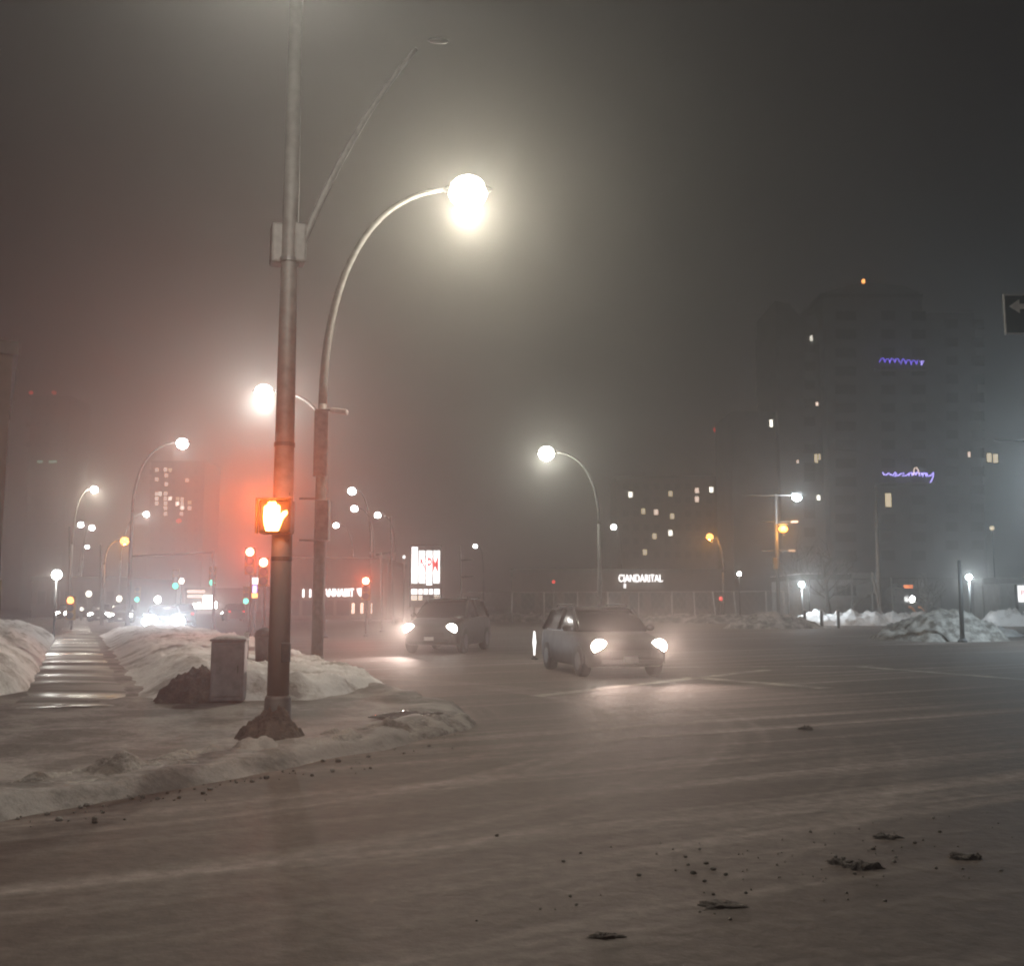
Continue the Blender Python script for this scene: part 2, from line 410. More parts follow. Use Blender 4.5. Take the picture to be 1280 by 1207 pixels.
# the icy trodden path along the street
def path_pt(u, d): return (-.4219 * d + u * 1.0 + .12 * fbm(d * .3, 6), d + .42 * u, .118 + .03 * sstep(15.2, 19, d) - .05 * abs(u) ** 3 + .014 * fbm(u * 2, d * 1.5, 2))
tag(grid('path', lin(-.72, .72, 8), geo(15.2, 120, 90), path_pt, 'ice'), kind='structure')

mb = MB()
for q in ((-14, 97, .03), (500, 80, .03), (500, 600, .03), (-190, 600, .03)): mb.v.append(Vector(q))
mb.f = [[0, 1, 2, 3]]
tag(mb.build('snowy_lot_ground', 'lot'), kind='structure')

def marking(a, b, wid, name='road_marking'):
    a, b = Vector(a), Vector(b); t = (b - a).normalized(); n = Vector((-t.y, t.x, 0)) * wid / 2
    mb = MB(); k = 24
    for i in range(k + 1):
        p = a.lerp(b, i / k); jl = .06 * nz(i * .9, a.x); jr = .06 * nz(i * .8, a.y + 5)
        mb.v += [p + n * (1 + jl * 4) + Vector((0, 0, .004)), p - n * (1 + jr * 4) + Vector((0, 0, .004))]
    for i in range(k): mb.f.append([2 * i, 2 * i + 1, 2 * i + 3, 2 * i + 2])
    tag(mb.build(name, 'paint'), kind='structure')
marking(G(858, 846), G(1034, 860), .45)
marking(G(668, 870), G(960, 837), .30)
marking(G(1075, 833), G(1330, 853), .35)
marking(G(800, 834), G(1090, 832), .22)

# ------------------------------------------------------------------ snow banks
def bank(name, label, cat, line, wid, hgt, mat, seed=0, rough=.35, nseg=60, nw=22, clump=1.0, group=None, asym=0):
    """a ploughed ridge along a polyline of (x,y)"""
    pts = [Vector((x, y, 0)) for x, y in line]
    L = [0]
    for a, b in zip(pts, pts[1:]): L.append(L[-1] + (b - a).length)
    def at(s):
        for i in range(len(pts) - 1):
            if s <= L[i + 1] or i == len(pts) - 2:
                t = (s - L[i]) / (L[i + 1] - L[i]); return pts[i].lerp(pts[i + 1], t), (pts[i + 1] - pts[i]).normalized()
    base = pts[0]
    def fn(u, v):
        p, t = at(v * L[-1]); n = Vector((-t.y, t.x, 0))
        ends = sstep(0, .10, v) * sstep(1, .90, v)
        uu = u + .18 * fbm(v * L[-1] * .5 / max(1, wid * .3), seed + 3)
        prof = max(0, 1 - uu * uu) ** .75
        h = hgt * prof * (.25 + .75 * ends) * (1 + rough * fbm(v * L[-1] * .9 / wid * 2, u * 1.3, seed)) + clump * hgt * prof * (.06 * fbm(v * L[-1] * 3.1, u * wid * 2.5, seed + 1) + .22 * chunks(v * L[-1] * 2.2, u * wid * 1.1, seed))
        wv = wid * (.45 + .55 * ends)
        q = p + n * u * wv / 2 - base
        return (q.x, q.y, max(-.04, h - .03) if abs(u) < .99 else -.04)
    o = grid(name, lin(-1, 1, nw), lin(0, 1, nseg), fn, mat)
    o.location = (base.x, base.y, .0)
    return tag(o, label, cat, group)
def boulevard(q, t):
    y0 = 15.9 + .35 * sstep(0, .55, q) + 2.9 * sstep(.50, 1, q) + .16 * fbm(q * 5, 3.3)
    y = y0 + t
    xl = -.4219 * y + .95 + .12 * fbm(y * .6, 8); xr = interp(EDGE, y) + .05 + .12 * fbm(y * .7, 4)
    x = xl + (xr - xl) * q; wd = xr - xl
    e = sstep(0, 1.5 / wd, q) * sstep(1, 1 - .45 / wd, q) * sstep(-.02, .55, t) ** .8
    H = .50 - .18 * sstep(.40, .62, q) * sstep(12, 4, t)
    z = e * (H + .10 * fbm(x * .5, y * .5, 3) + .05 * fbm(x * 2, y * 2, 6) + .06 * chunks(x * 3.7, y * 3.7, 8) + .025 * fbm(x * 7, y * 7, 1) + .16 * chunks(x * 1.5, y * 1.5, 2) * (1.15 - .6 * sstep(.3, 1.2, t)))
    return (x, y, z + .075 if e > 0 else .0)
tag(grid('snow_bank', lin(0, 1, 70), [0, .05, .1, .15, .2, .26, .32, .4, .5] + lin(.6, 6, 50) + geo(6.2, 34, 50), boulevard, 'snow'), 'broad white snow bank between icy path and street, behind the hand-signal pole', 'snow bank')
bank('snow_bank', 'tall snow bank on left edge of the photo beside the icy path', 'snow bank', [(-8.9, 14.5), (-10.4, 18.5), (-13.2, 25), (-16.6, 33), (-22.6, 47)], 3.6, .95, 'snow', 9, nseg=90, nw=28, rough=.22)
bank('slush_ridge', 'curved ridge of rough dirty snow along the corner kerb', 'snow ridge', [(-.85, 14.8), (-1.0, 13.6), (-1.75, 12.1), (-2.5, 11.0), (-3.2, 10.0), (-4.3, 8.2)], .95, .16, 'snow_ridge', 14, rough=.6, nseg=260, nw=30, clump=3.6).location.z = .03
bank('snow_bank', 'long low snow bank along the far kerb left of the parked fence posts', 'snow bank', [(-7.5, 99), (2, 96), (12, 91), (21, 86)], 3.0, .75, 'snow_dirty', 21, nseg=120)
bank('snow_bank', 'bright white snow bank along the tall goalpost fence', 'snow bank', [(21.5, 80), (28, 79), (34, 78)], 2.4, .95, 'snow', 25, nseg=110, clump=1.6)
bank('snow_bank', 'bright white snow bank at right edge beyond the big dirty heap', 'snow bank', [(34.5, 77), (40, 76), (48, 75)], 2.4, 1.15, 'snow', 29, nseg=90, clump=1.6)

def heap(name, label, cat, c, rx, ry, h, mat, seed, jag=.3, group=None, clump=.12):
    n = 64
    def fn(u, v):
        r = math.hypot(u, v)
        f = max(0, 1 - r ** 1.7 * (1 + .3 * fbm(u * 1.5, v * 1.5, seed)))
        z = h * f * (1 + jag * fbm(u * 2.2, v * 2.2, seed + 2)) + h * sstep(0, .3, f) * (clump * fbm(u * 7, v * 7, seed + 5) + .09 * chunks(u * 4.5, v * 4.5, seed) + .05 * fbm(u * 16, v * 16, seed))
        return (u * rx, v * ry, max(-.05, z - .03))
    o = grid(name, lin(-1.15, 1.15, n), lin(-1.15, 1.15, n), fn, mat)
    o.location = c
    return tag(o, label, cat, group)
c = G(1176, 799); heap('snow_heap', 'large dirty ploughed snow heap with a dark post stuck in it', 'snow heap', (c.x, c.y, 0), 3.0, 3.0, 1.35, 'snow_ridge', 33)
c = G(972, 785); heap('snow_heap', 'smaller brown snow heap at foot of the crossarm light pole', 'snow heap', (c.x - .4, c.y, 0), 3.4, 2.0, 1.1, 'snow_ridge', 41)
c = G(1245, 797); heap('snow_heap', 'grey low snow heap right of the big dirty heap', 'snow heap', (c.x, c.y + 4, 0), 3.4, 2.6, .75, 'snow', 47)
heap('slush_heap', 'brown slush heap around base of the grey cabinet', 'slush heap', (-4.95, 16.2, .12), .62, .5, .52, 'snow_brown', 52)
heap('slush_heap', 'brown slush heap packed around foot of the pole with hand signal', 'slush heap', (-2.73, 11.85, .10), .42, .42, .34, 'snow_brown', 57)

def clod(label, px, py, r, h, seed, mat='clod_slush'):
    g = G(px, py); mb = MB()
    rr = random.Random(seed)
    mb.ell((0, 0, 0), (r * 1.5, r * .95, h * .55), 22, 10, jit=1.1, seed=seed)
    for k in range(7):
        a = rr.random() * 6.28; q = rr.random() * r; s = r * (.12 + .30 * rr.random() ** 2)
        mb.ell((math.cos(a) * q * 1.7, math.sin(a) * q * 1.1, h * .12), (s * 1.3, s * 1.1, h * (.25 + .45 * rr.random())), 10, 7, jit=.9, seed=seed + k * 3.7)
    o = mb.build('snow_clod', mat, smooth=True, loc=(g.x, g.y, 0)); tag(o, label, 'snow clod', 'dirty snow clods on the road')
clod('dark dirty snow clod on the bright streak, right of centre near bottom', 1078, 1084, .07, .055, 3)
clod('smaller dirty snow clod just left of the dark clod on bright streak', 1050, 1078, .05, .04, 5)
clod('wide flat smear of brown slush in the lower road', 904, 1131, .075, .02, 7)
clod('lowest brown slush clod near bottom edge of the road', 757, 1170, .045, .02, 9)
clod('small dirty snow clod at right end of the bright streak', 1203, 1072, .06, .045, 11)
clod('small lone snow clod farther up the road, right of centre', 1106, 1046, .06, .03, 13)
clod('tiny lone clod far out on the empty road', 1006, 911, .06, .06, 15)
mb = MB(); rr = random.Random(4)
for k in range(110):
    px = rr.gauss(1020, 170); py = rr.gauss(1075, 26) - (px - 1020) * .08
    if not (560 < px < 1275 and 1010 < py < 1200): continue
    g = G(px, py); s = .004 + .009 * rr.random() ** 3
    mb.ell((g.x, g.y, s * .5), (s * 1.4, s, s), 6, 4, jit=.5, seed=k)
for k in range(240):
    t = rr.random(); px = 20 + 560 * t; py = 1012 - 105 * t ** 1.3 + rr.gauss(0, 11)
    g = G(px, py); s = .006 + .016 * rr.random() ** 3
    mb.ell((g.x, g.y, s * .5), (s * 1.4, s, s), 6, 4, jit=.5, seed=k)
tag(mb.build('slush_crumbs', 'snow_dirty', smooth=True), 'crumbs of dirty snow strewn over the road', 'slush crumbs', kind='stuff')

# ------------------------------------------------------------------ street lights
def cobra(root, head, dirx, diry, size, lens, light=None):
    """housing, lens and light of a cobra-head lamp; dir = the way the arm points"""
    a = math.atan2(diry, dirx); rot = Matrix.Rotation(a, 3, 'Z')
    MB().ell(head, (size * .82, size * .36, size * .17), 16, 8, rot).build('lamp_housing', 'steel_dark', root, True)
    if lens:
        MB().ell(Vector(head) - Vector((0, 0, size * .10)), (size * .62, size * .58, size * .54), 14, 8, rot).build('lamp_lens', lens, root, True)
    if light:
        power, col = light
        point(root, Vector(head) - Vector((0, 0, size * .72)), power, col, size * .16)
def street_light(label, d, pole_px, head_px, bend_py, lens='E_white', light=None, size=.55, r=.10, group='street lights', base_py=None, mat='steel', rbase=None):
    gx = P(pole_px, base_py or 765, d).x
    root = thing('street_light', label, 'street light', (gx, d, 0), 0, group)
    o = Vector((gx, d, 0))
    head = P(*head_px, d) - o; bend = P(pole_px, bend_py, d).z
    rb = rbase or r * 1.3
    MB().tube([(0, 0, 0), (0, 0, bend * .5), (0, 0, bend)], [rb, r * 1.1, r * .85], 14).build('pole', mat, root, True)
    MB().lathe([(rb * 2.0, 0), (rb * 2.0, .05), (rb * 1.3, .10), (rb * 1.15, .35)], 14).build('base_flange', mat, root, True)
    dx = head.x; end = head - Vector((math.copysign(size * .8, dx), 0, 0))
    s = Vector((0, 0, bend)); dz = end.z - bend
    pts = bez(s, s + Vector((0, 0, dz * .62)), s + Vector((end.x * .38, 0, dz * .97)), end, 18)
    MB().tube(pts, [r * .85 - (r * .35) * i / 18 for i in range(19)], 10).build('arm', mat, root, True)
    cobra(root, head, dx, 0, size, lens, light)
    return root
WARM, NEUT, COOL = (1, .93, .74), (1, .96, .88), (.80, .93, 1)

# the tall davit light whose lamp is the brightest in the picture; it also carries signal hardware
sl = street_light('tall curved-arm street light with the brightest lamp in the picture', 25.4, 396, (585, 237), 505, 'E_lamp', (3700, WARM), .80, .13, base_py=835, rbase=.15)
o = sl.location
def loc(px, py, d): return P(px, py, d) - Vector((o.x, o.y, 0))
MB().box(loc(404, 650, 25.2), (.32, .30, 1.0)).build('signal_head', 'cabinet', sl, bevel=.03)
MB().box(loc(401, 553, 25.3), (.34, .05, 1.7)).build('banner_plate', 'cabinet', sl)
for py in (623, 675): MB().tube([loc(374, py, 25.3), loc(398, py, 25.3)], .025, 8).build('bracket', 'steel', sl)
MB().box(loc(424, 514, 25.3), (.42, .25, .11), ry=R(8)).build('camera_housing', 'sign_white', sl, bevel=.02)
MB().tube([loc(402, 512, 25.3), loc(417, 512, 25.3)], .03, 8).build('camera_arm', 'steel', sl)

street_light('street light with white lamp left of the tall curved arm, above red hand signal', 50, 403, (330, 489), 560, 'E_white', (4300, NEUT), .74, .11, base_py=790)
street_light('street light with curved arm over the dark intersection, pole behind the near car', 70, 750, (683, 565), 655, 'E_lamp', (2200, (.98, 1, .86)), .90, .13, base_py=790)
street_light('curved-arm street light at left with oblong white lamp above the tower windows', 66, 160, (228, 553), 640, 'E_white', (600, NEUT), .62, .11)
street_light('left street light with lamp halfway up, right of the green windows', 92, 86, (118, 611), 680, 'E_white', (2200, (1, .92, .75)), .55, .10)
street_light('left street light with lamp just below the lit tower windows', 118, 148, (183, 642), 700, 'E_white', (900, NEUT), .55, .10)
far = [
    ('far left street light, left one of the close lamp pair', 133, 84, (101, 655), 700),
    ('far left street light, right one of the close lamp pair', 139, 100, (115, 659), 700),
    ('far left street light with the lowest small lamp of its row', 185, 96, (109, 683), 715),
    ('far street light with the topmost small lamp right of the tall curved arm', 94, 462, (440, 613), 690),
    ('far street light with oblong lamp just below the topmost small one', 111, 466, (443, 635), 690),
    ('far street light with lamp nearest to the right side of the tall pole', 134, 440, (420, 656), 700),
    ('far street light with curved arm and lamp beside the bare pole', 118, 493, (472, 643), 690),
    ('far street light right of the lit pylon sign, with lamp high over snow bank', 182, 604, (594, 682), 715),
    ('far street light with small lamp right of the near curved-arm light', 137, 778, (767, 658), 705),
]
for lb, d, pp, hp, bp in far:
    street_light(lb, d, pp, hp, bp, 'E_white', None, .62, .10)
for lb, d, pp, hp, bp in [('amber sodium street light above the left street', 80, 128, (156, 675), 705),
                          ('amber sodium street light above the wire fence, left of crossarm pole', 96, 905, (887, 670), 715)]:
    street_light(lb, d, pp, hp, bp, 'E_amber', (700, (1, .42, .08)), .55, .09, group='amber street lights')

def post_lamp(label, px, py, d, r, lens='E_white', light=None, group='post lamps'):
    h = P(px, py, d); root = thing('post_lamp', label, 'post lamp', (h.x, d, 0), 0, group)
    MB().tube([(0, 0, 0), (0, 0, h.z - r)], [.06, .045], 10).build('post', 'steel_dark', root, True)
    MB().lathe([(.12, 0), (.12, .06), (.06, .12)], 12).build('base_flange', 'steel_dark', root, True)
    MB().ell((0, 0, h.z), (r, r, r)).build('lamp_globe', lens, root, True)
    MB().lathe([(r * 1.05, 0), (r * .5, .06)], 12, (0, 0, h.z + r * .9)).build('lamp_cap', 'steel_dark', root, True)
    if light: point(root, (0, -r * 1.6, h.z), light[0], light[1], r * .6)
post_lamp('large white globe lamp on a post above the left snow bank', 71, 718, 48, .22, 'E_white', (260, NEUT))
post_lamp('small low lamp on a post behind the wire fence under the windows', 924, 717, 110, .22)
post_lamp('small white lamp on a post left of the pale low building', 1002, 730, 80.5, .22, 'E_cool', (1500, COOL))
post_lamp('small lamp on a post above the right end of goalpost fence', 1211, 721, 72, .19, 'E_cool', (1300, COOL))
post_lamp('dim lamp on a post far right under the two yellow windows', 1240, 660, 120, .26, 'E_winwarm')

# ------------------------------------------------------------------ the near pole with the red hand
D1 = 12.0
gx = P(346, 925, D1).x
root = thing('signal_pole', 'thick near steel pole carrying the glowing orange-red hand signal', 'signal pole', (gx, D1, .1))
o = Vector((gx, D1, .1))
MB().tube([(0, 0, .0), (0, 0, 3), (0, 0, 6.5), (0, 0, 10.2)], [.128, .115, .095, .075], 24).build('pole', 'pole', root, True)
MB().lathe([(.20, 0), (.20, .06), (.165, .10), (.15, .42), (.135, .46)], 24).build('base_collar', 'steel', root, True)
MB().box((.10, -.095, .95), (.10, .06, .22)).build('hand_hole_cover', 'steel_dark', root, bevel=.01)
mb = MB()
for z in (2.0, 3.35, 5.6): mb.lathe([(.122, 0), (.122, .05)], 20, (0, 0, z))
mb.build('band_clamp', 'steel_dark', root)
# pedestrian signal
c = P(343, 645, D1 - .22) - o
hs = MB().box(c + Vector((0, .12, 0)), (.38, .22, .40)).build('pedestrian_signal', 'signal_black', root, bevel=.03)
vis = MB(); t = .012
vis.box(c + Vector((0, -.03, .20)), (.40, .10, t)).box(c + Vector((-.195, -.03, .0)), (t, .10, .40)).box(c + Vector((.195, -.03, .0)), (t, .10, .40))
vis.build('visor', 'signal_black', hs)
def hand_poly(k):
    raw = [(-.42, -1.0), (.40, -1.0), (.58, -.55), (.70, -.18), (1.02, .22), (.98, .42), (.76, .36), (.50, .10), (.50, .70), (.42, .82), (.28, .80), (.24, .62), (.24, .95), (.14, 1.06), (0, 1.04), (-.05, .90), (-.09, 1.0), (-.20, 1.06), (-.32, .98), (-.34, .78), (-.38, .80), (-.52, .76), (-.60, .62), (-.62, .0), (-.58, -.5)]
    return [(x * k, z * k) for x, z in raw]
MB().prism(hand_poly(.165), .03, c + Vector((-.02, -.02, -.005))).build('hand_symbol', 'E_hand', hs)
sp = spot(root, c + Vector((0, -.12, .0)), 2300, (1, .13, .015), 62, 13, .10)
point(root, c + Vector((-.05, -.22, .0)), 22, (1, .20, .03), .08)
MB().tube([c + Vector((.12, .16, .26)), c + Vector((.12, .16, .33)), (0, 0, c.z + .33)], .025, 8).build('bracket', 'steel', root)
MB().tube([c + Vector((.12, .16, -.26)), c + Vector((.12, .16, -.33)), (0, 0, c.z - .33)], .025, 8).build('bracket', 'steel', root)
# vehicle signal heads turned away, high on the pole
for px in (346, 374):
    q = P(px, 306, D1 + .05) - o
    MB().box(q, (.15, .24, .50), rz=R(20)).build('signal_head', 'steel', root, bevel=.03)
MB().tube([P(346, 322, D1 + .05) - o, P(374, 322, D1 + .05) - o], .03, 8).build('bracket', 'steel', root)
# upper arm
p0 = Vector((0, 0, P(372, 350, D1).z - .1)); p3 = P(520, 62, D1 + .5) - o
pts = bez(p0, p0 + Vector((.35, 0, 1.1)), P(452, 140, D1 + .2) - o, p3, 18)
MB().tube(pts, [.05 - .02 * i / 18 for i in range(19)], 12).build('arm', 'steel', root, True)
cobra(root, P(548, 51, D1 + .5) - o, 1, .1, .17, None)
# lamp at the top of the pole, just above the picture
top = P(362, -105, D1 - 4.2) - o
MB().tube([(0, 0, 10.1), (0, -.3, 10.3), top + Vector((0, -.1, .02))], [.05, .045, .04], 10).build('lamp_arm', 'steel', root, True)
MB().ell(top + Vector((0, -.45, 0)), (.17, .40, .10)).build('lamp_housing', 'steel_dark', root, True)
MB().ell(top + Vector((0, -.5, -.06)), (.13, .26, .09)).build('lamp_lens', 'E_lamp', root, True)
point(root, top + Vector((0, -.5, -.28)), 1100, (1, .96, .84), .12)

# ------------------------------------------------------------------ crossarm light pole and the pole out to the right
d = 74
gx = P(974, 783, d).x; root = thing('light_pole', 'pale crossarm light pole standing in the smaller brown snow heap', 'light pole', (gx, d, 0))
o = Vector((gx, d, 0))
topz = P(971, 617, d).z
MB().tube([(0, 0, 0), (0, 0, topz)], [.15, .10], 12).build('pole', 'steel', root, True)
MB().lathe([(.3, 0), (.3, .1), (.17, .2)], 12).build('base_flange', 'steel', root, True)
for (xa, xb, py) in ((929, 996, 619), (950, 993, 652), (953, 992, 688)):
    MB().tube([P(xa, py, d) - o, P(xb, py, d) - o], .045, 8).build('crossarm', 'steel', root, True)
for (px, py, mt, s) in ((996, 622, 'E_cool', .34), (979, 661, 'E_amber', .34)):
    q = P(px, py, d - .3) - o
    MB().box(q + Vector((0, .1, .34)), (.75, .3, .14)).build('lamp_housing', 'steel_dark', root, bevel=.03)
    MB().ell(q, (s, .2, s * .7)).build('lamp_lens', mt, root, True)
point(root, P(996, 622, d - .9) - o, 700, COOL, .2); point(root, P(979, 661, d - .9) - o, 600, (1, .42, .08), .2)
MB().box(P(993, 652, d) - o, (.5, .1, .16)).build('name_blade', 'sign_white', root)
MB().box(P(990, 688, d) - o, (.5, .1, .16)).build('name_blade', 'sign_white', root)
MB().box(P(969, 704, d - .2) - o, (.28, .25, .8)).build('signal_head', 'signal_body', root, bevel=.03)

d = 40
gx = P(1318, 800, d).x; root = thing('street_light', 'street light just beyond the right edge, its short arm reaching into view', 'street light', (gx, d, 0), 0, 'street lights')
o = Vector((gx, d, 0)); az = P(1250, 551, d).z
MB().tube([(0, 0, 0), (0, 0, az + .5)], [.14, .09], 14).build('pole', 'steel', root, True)
MB().lathe([(.3, 0), (.3, .1), (.17, .2)], 14).build('base_flange', 'steel', root, True)
MB().tube([P(1243, 550, d) - o, P(1318, 553, d) - o], [.035, .05], 10).build('arm', 'steel', root, True)
q = P(1362, 590, d) - o
MB().tube([(0, 0, q.z + .1), q + Vector((-.3, 0, .1))], .045, 10).build('lamp_arm', 'steel', root, True)
cobra(root, q, 1, 0, .5, 'E_cool', (4500, (.72, .90, 1)))

# arrow sign on its own gantry pole, upper right
d = 17.5
gx = P(1560, 900, d).x; root = thing('arrow_sign', 'black sign with white left arrow cut by the right edge', 'road sign', (gx, d, 0))
o = Vector((gx, d, 0))
cz = P(1280, 394, d).z; sc = Vector((P(1253, 394, d).x + .375, d - .05, cz)) - o
MB().tube([(0, 0, 0), (0, 0, cz + .6)], [.12, .08], 14).build('pole', 'steel', root, True)
MB().tube([(0, 0, cz - .12), (sc.x - .2, .06, cz - .12)], .03, 10).build('arm', 'steel', root, True)
pn = MB().box(sc, (.75, .02, .72)).build('sign_panel', 'sign_black', root)
mb = MB(); h = .36; wdt = .375
mb.box(sc + Vector((0, -.016, h - .012)), (.75, .012, .022)).box(sc + Vector((0, -.016, -h + .012)), (.75, .012, .022))
mb.box(sc + Vector((-wdt + .012, -.016, 0)), (.022, .012, .672)).box(sc + Vector((wdt - .012, -.016, 0)), (.022, .012, .672))
mb.build('sign_border', 'sign_white', pn)
MB().prism([(-.28, .14), (-.10, .27), (-.10, .185), (.26, .185), (.26, .095), (-.10, .095), (-.10, .02)], .012, sc + Vector((0, -.023, 0))).build('arrow', 'sign_white', pn)

# bare pole and a mast pole in the middle distance
def plain_pole(label, cat, px0, py0, px1, py1, d, r, mat='steel', arms=(), name='utility_pole'):
    a = P(px0, py0, d); b = P(px1, py1, d)
    root = thing(name, label, cat, (a.x, d, 0)); o = Vector((a.x, d, 0))
    MB().tube([(0, 0, 0), b - o], [r, r * .75], 10).build('pole', mat, root, True)
    mb = MB().lathe([(r * 2, 0), (r * 2, .08), (r * 1.1, .16)], 10).build('base_flange', mat, root)
    for (xa, ya, xb, yb) in arms:
        MB().tube([P(xa, ya, d) - o, P(xb, yb, d) - o], .05, 8).build('crossarm', mat, root, True)
    return root, o
plain_pole('bare grey pole with small side arm left of the lit pylon sign', 'pole', 492, 772, 488, 646, 84, .10, arms=((470, 693, 490, 690),))
plain_pole('thin pole with two short side arms right of the lit pylon sign', 'pole', 578, 772, 575, 682, 95, .09, arms=((576, 700, 592, 699), (576, 721, 592, 720)))
plain_pole('tall dark leaning wooden pole in front of the high tower', 'utility pole', 1100, 770, 1094, 608, 80, .17, 'wood')
plain_pole('dark wooden pole leaning against the tall leaning pole', 'utility pole', 1104, 770, 1090, 715, 79.5, .13, 'wood')
plain_pole('dark post stuck in the large dirty snow heap', 'post', 1203, 798, 1199, 700, 44, .10, 'steel_dark', name='post')
plain_pole('mast arm pole with pale lit arm over the left street', 'mast arm pole', 268, 775, 266, 688, 62, .10, arms=((165, 695, 268, 690),), name='mast_arm_pole')
plain_pole('mast arm pole with pale lit arm right of the tall pole', 'mast arm pole', 478, 778, 476, 690, 60, .09, arms=((366, 697, 478, 698),), name='mast_arm_pole')
plain_pole('thin grey pole at far left beside the row of small lamps', 'pole', 88, 770, 87, 658, 75, .09)
plain_pole('thin grey pole on the left street under the amber lamp', 'pole', 127, 770, 126, 680, 75, .10)

# ------------------------------------------------------------------ traffic signals
def signal(label, px, py, d, lit, lens_r=.16, state='red', group='traffic signals'):
    h = P(px, py, d); root = thing('traffic_signal', label, 'traffic signal', (h.x, d, 0), 0, group)
    oz = {'red': -.36, 'green': .36}[state]
    zc = h.z + oz; k = lens_r / .16
    MB().tube([(0, .1, 0), (0, .1, zc + .5 * k)], .055, 10).build('post', 'steel', root, True)
    MB().lathe([(.13, 0), (.13, .06), (.06, .12)], 12, (0, .1, 0)).build('base_flange', 'steel', root)
    hd = MB().box((0, -.08, h.z + oz * k), (.40 * k, .24, 1.10 * k)).build('signal_head', 'signal_body', root, bevel=.03)
    order = [.36, 0, -.36]
    for i, dz in enumerate(order):
        on = (i == 0 and state == 'red') or (i == 2 and state == 'green')
        MB().ell((0, -.21, h.z + (oz + dz) * k), (lens_r, .03, lens_r)).build('lens', lit if on else 'signal_black', hd, True)
        mb = MB()
        for a in range(9):
            an = R(0 + 180 * a / 8); mb.v += [Vector((math.cos(an) * lens_r * 1.1, y, h.z + (oz + dz) * k + math.sin(an) * lens_r * 1.1)) for y in (-.2, -.2 - lens_r * .5)]
        mb.f = [[2 * a, 2 * a + 1, 2 * a + 3, 2 * a + 2] for a in range(8)]
        mb.build('visor', 'signal_black', hd)
    return root, Vector((0, -.5, h.z))
for lb, px, py, d in [('red traffic signal nearest the left side of the hand-signal pole', 331, 703, 42),
                      ('red traffic signal up left of the one touching the hand-signal pole', 314, 690, 44),
                      ('red traffic signal right of the tall pole, above white shop letters', 458, 726, 52)]:
    r_, q = signal(lb, px, py, d, 'E_redsig', .17)
    spot(r_, q + Vector((0, .2, 0)), 1100, (1, .10, .03), 70, 3, .12)
for lb, px, py, d, lr in [('green traffic signal up right of the glaring white headlights', 220, 732, 110, .30),
                      ('green traffic signal farthest right over the left street', 266, 728, 110, .30),
                      ('green traffic signal just above the glaring white headlights', 204, 744, 140, .34),
                      ('green traffic signal farthest left over the left street', 172, 749, 120, .26),
                      ('green traffic signal close below the leftmost green one', 175, 757, 130, .22),
                      ('green traffic signal left below the lit vertical shop sign', 308, 751, 105, .26)]:
    signal(lb, px, py, d, 'E_green', lr, 'green', 'green traffic signals')
r_, q = signal('orange-red stop signal low at far left above the snow', 90, 750, 60, 'E_beaconhot', .20)
point(r_, q, 12, (1, .25, .06), .1)

# ------------------------------------------------------------------ corner furniture
d = 16.0
gx = (P(266, 860, d).x + P(305, 860, d).x) / 2
root = thing('utility_cabinet', 'grey utility cabinet standing half buried in snow near the hand-signal pole', 'cabinet', (gx, d, .12), R(8))
MB().box((0, 0, .47), (.50, .42, .90)).build('cabinet_body', 'cabinet', root, bevel=.02)
MB().box((0, -.219, .47), (.42, .02, .76)).build('door', 'cabinet', root, bevel=.008)
MB().box((.16, -.236, .5), (.02, .02, .12)).build('handle', 'steel_dark', bpy.data.objects['door'])
MB().box((0, 0, .935), (.54, .46, .03)).build('cabinet_lid', 'cabinet', root, bevel=.01)
MB().ell((0, 0, .955), (.26, .22, .05), 16, 8, jit=.3, seed=2).build('snow_cap', 'snow', root, True)
g = P(308, 830, 21)
root = thing('marker_post', 'thin dark marker post behind the grey cabinet', 'marker post', (g.x, 21, .1))
MB().tube([(0, 0, 0), (0, 0, .95)], .035, 8).build('post', 'steel_dark', root)
MB().box((0, -.04, .85), (.09, .02, .18)).build('reflector', 'sign_white', root)
g = P(332, 830, 22)
root = thing('litter_bin', 'dark litter bin peeking out left of the hand-signal pole', 'litter bin', (g.x, 22, .12))
MB().lathe([(.20, 0), (.24, .75), (.25, .8)], 16).build('bin_body', 'steel_dark', root, True)
MB().lathe([(.26, .8), (.22, .92), (.08, 1.0)], 16).build('bin_lid', 'steel_dark', root, True)
g = G(508, 893, .15)
root = thing('tactile_plate', 'wet studded kerb plate glinting in front of the snow bank', 'tactile paving', (g.x, g.y, walk_h(interp(EDGE, g.y) - g.x, g.y) + .005), R(-25))
mb = MB().box((0, 0, .0), (.62, .9, .014))
for i in range(7):
    for j in range(10): mb.ell((-.26 + i * .087, -.4 + j * .088, .007), (.022, .022, .014), 8, 4)
mb.build('plate', 'tactile', root)

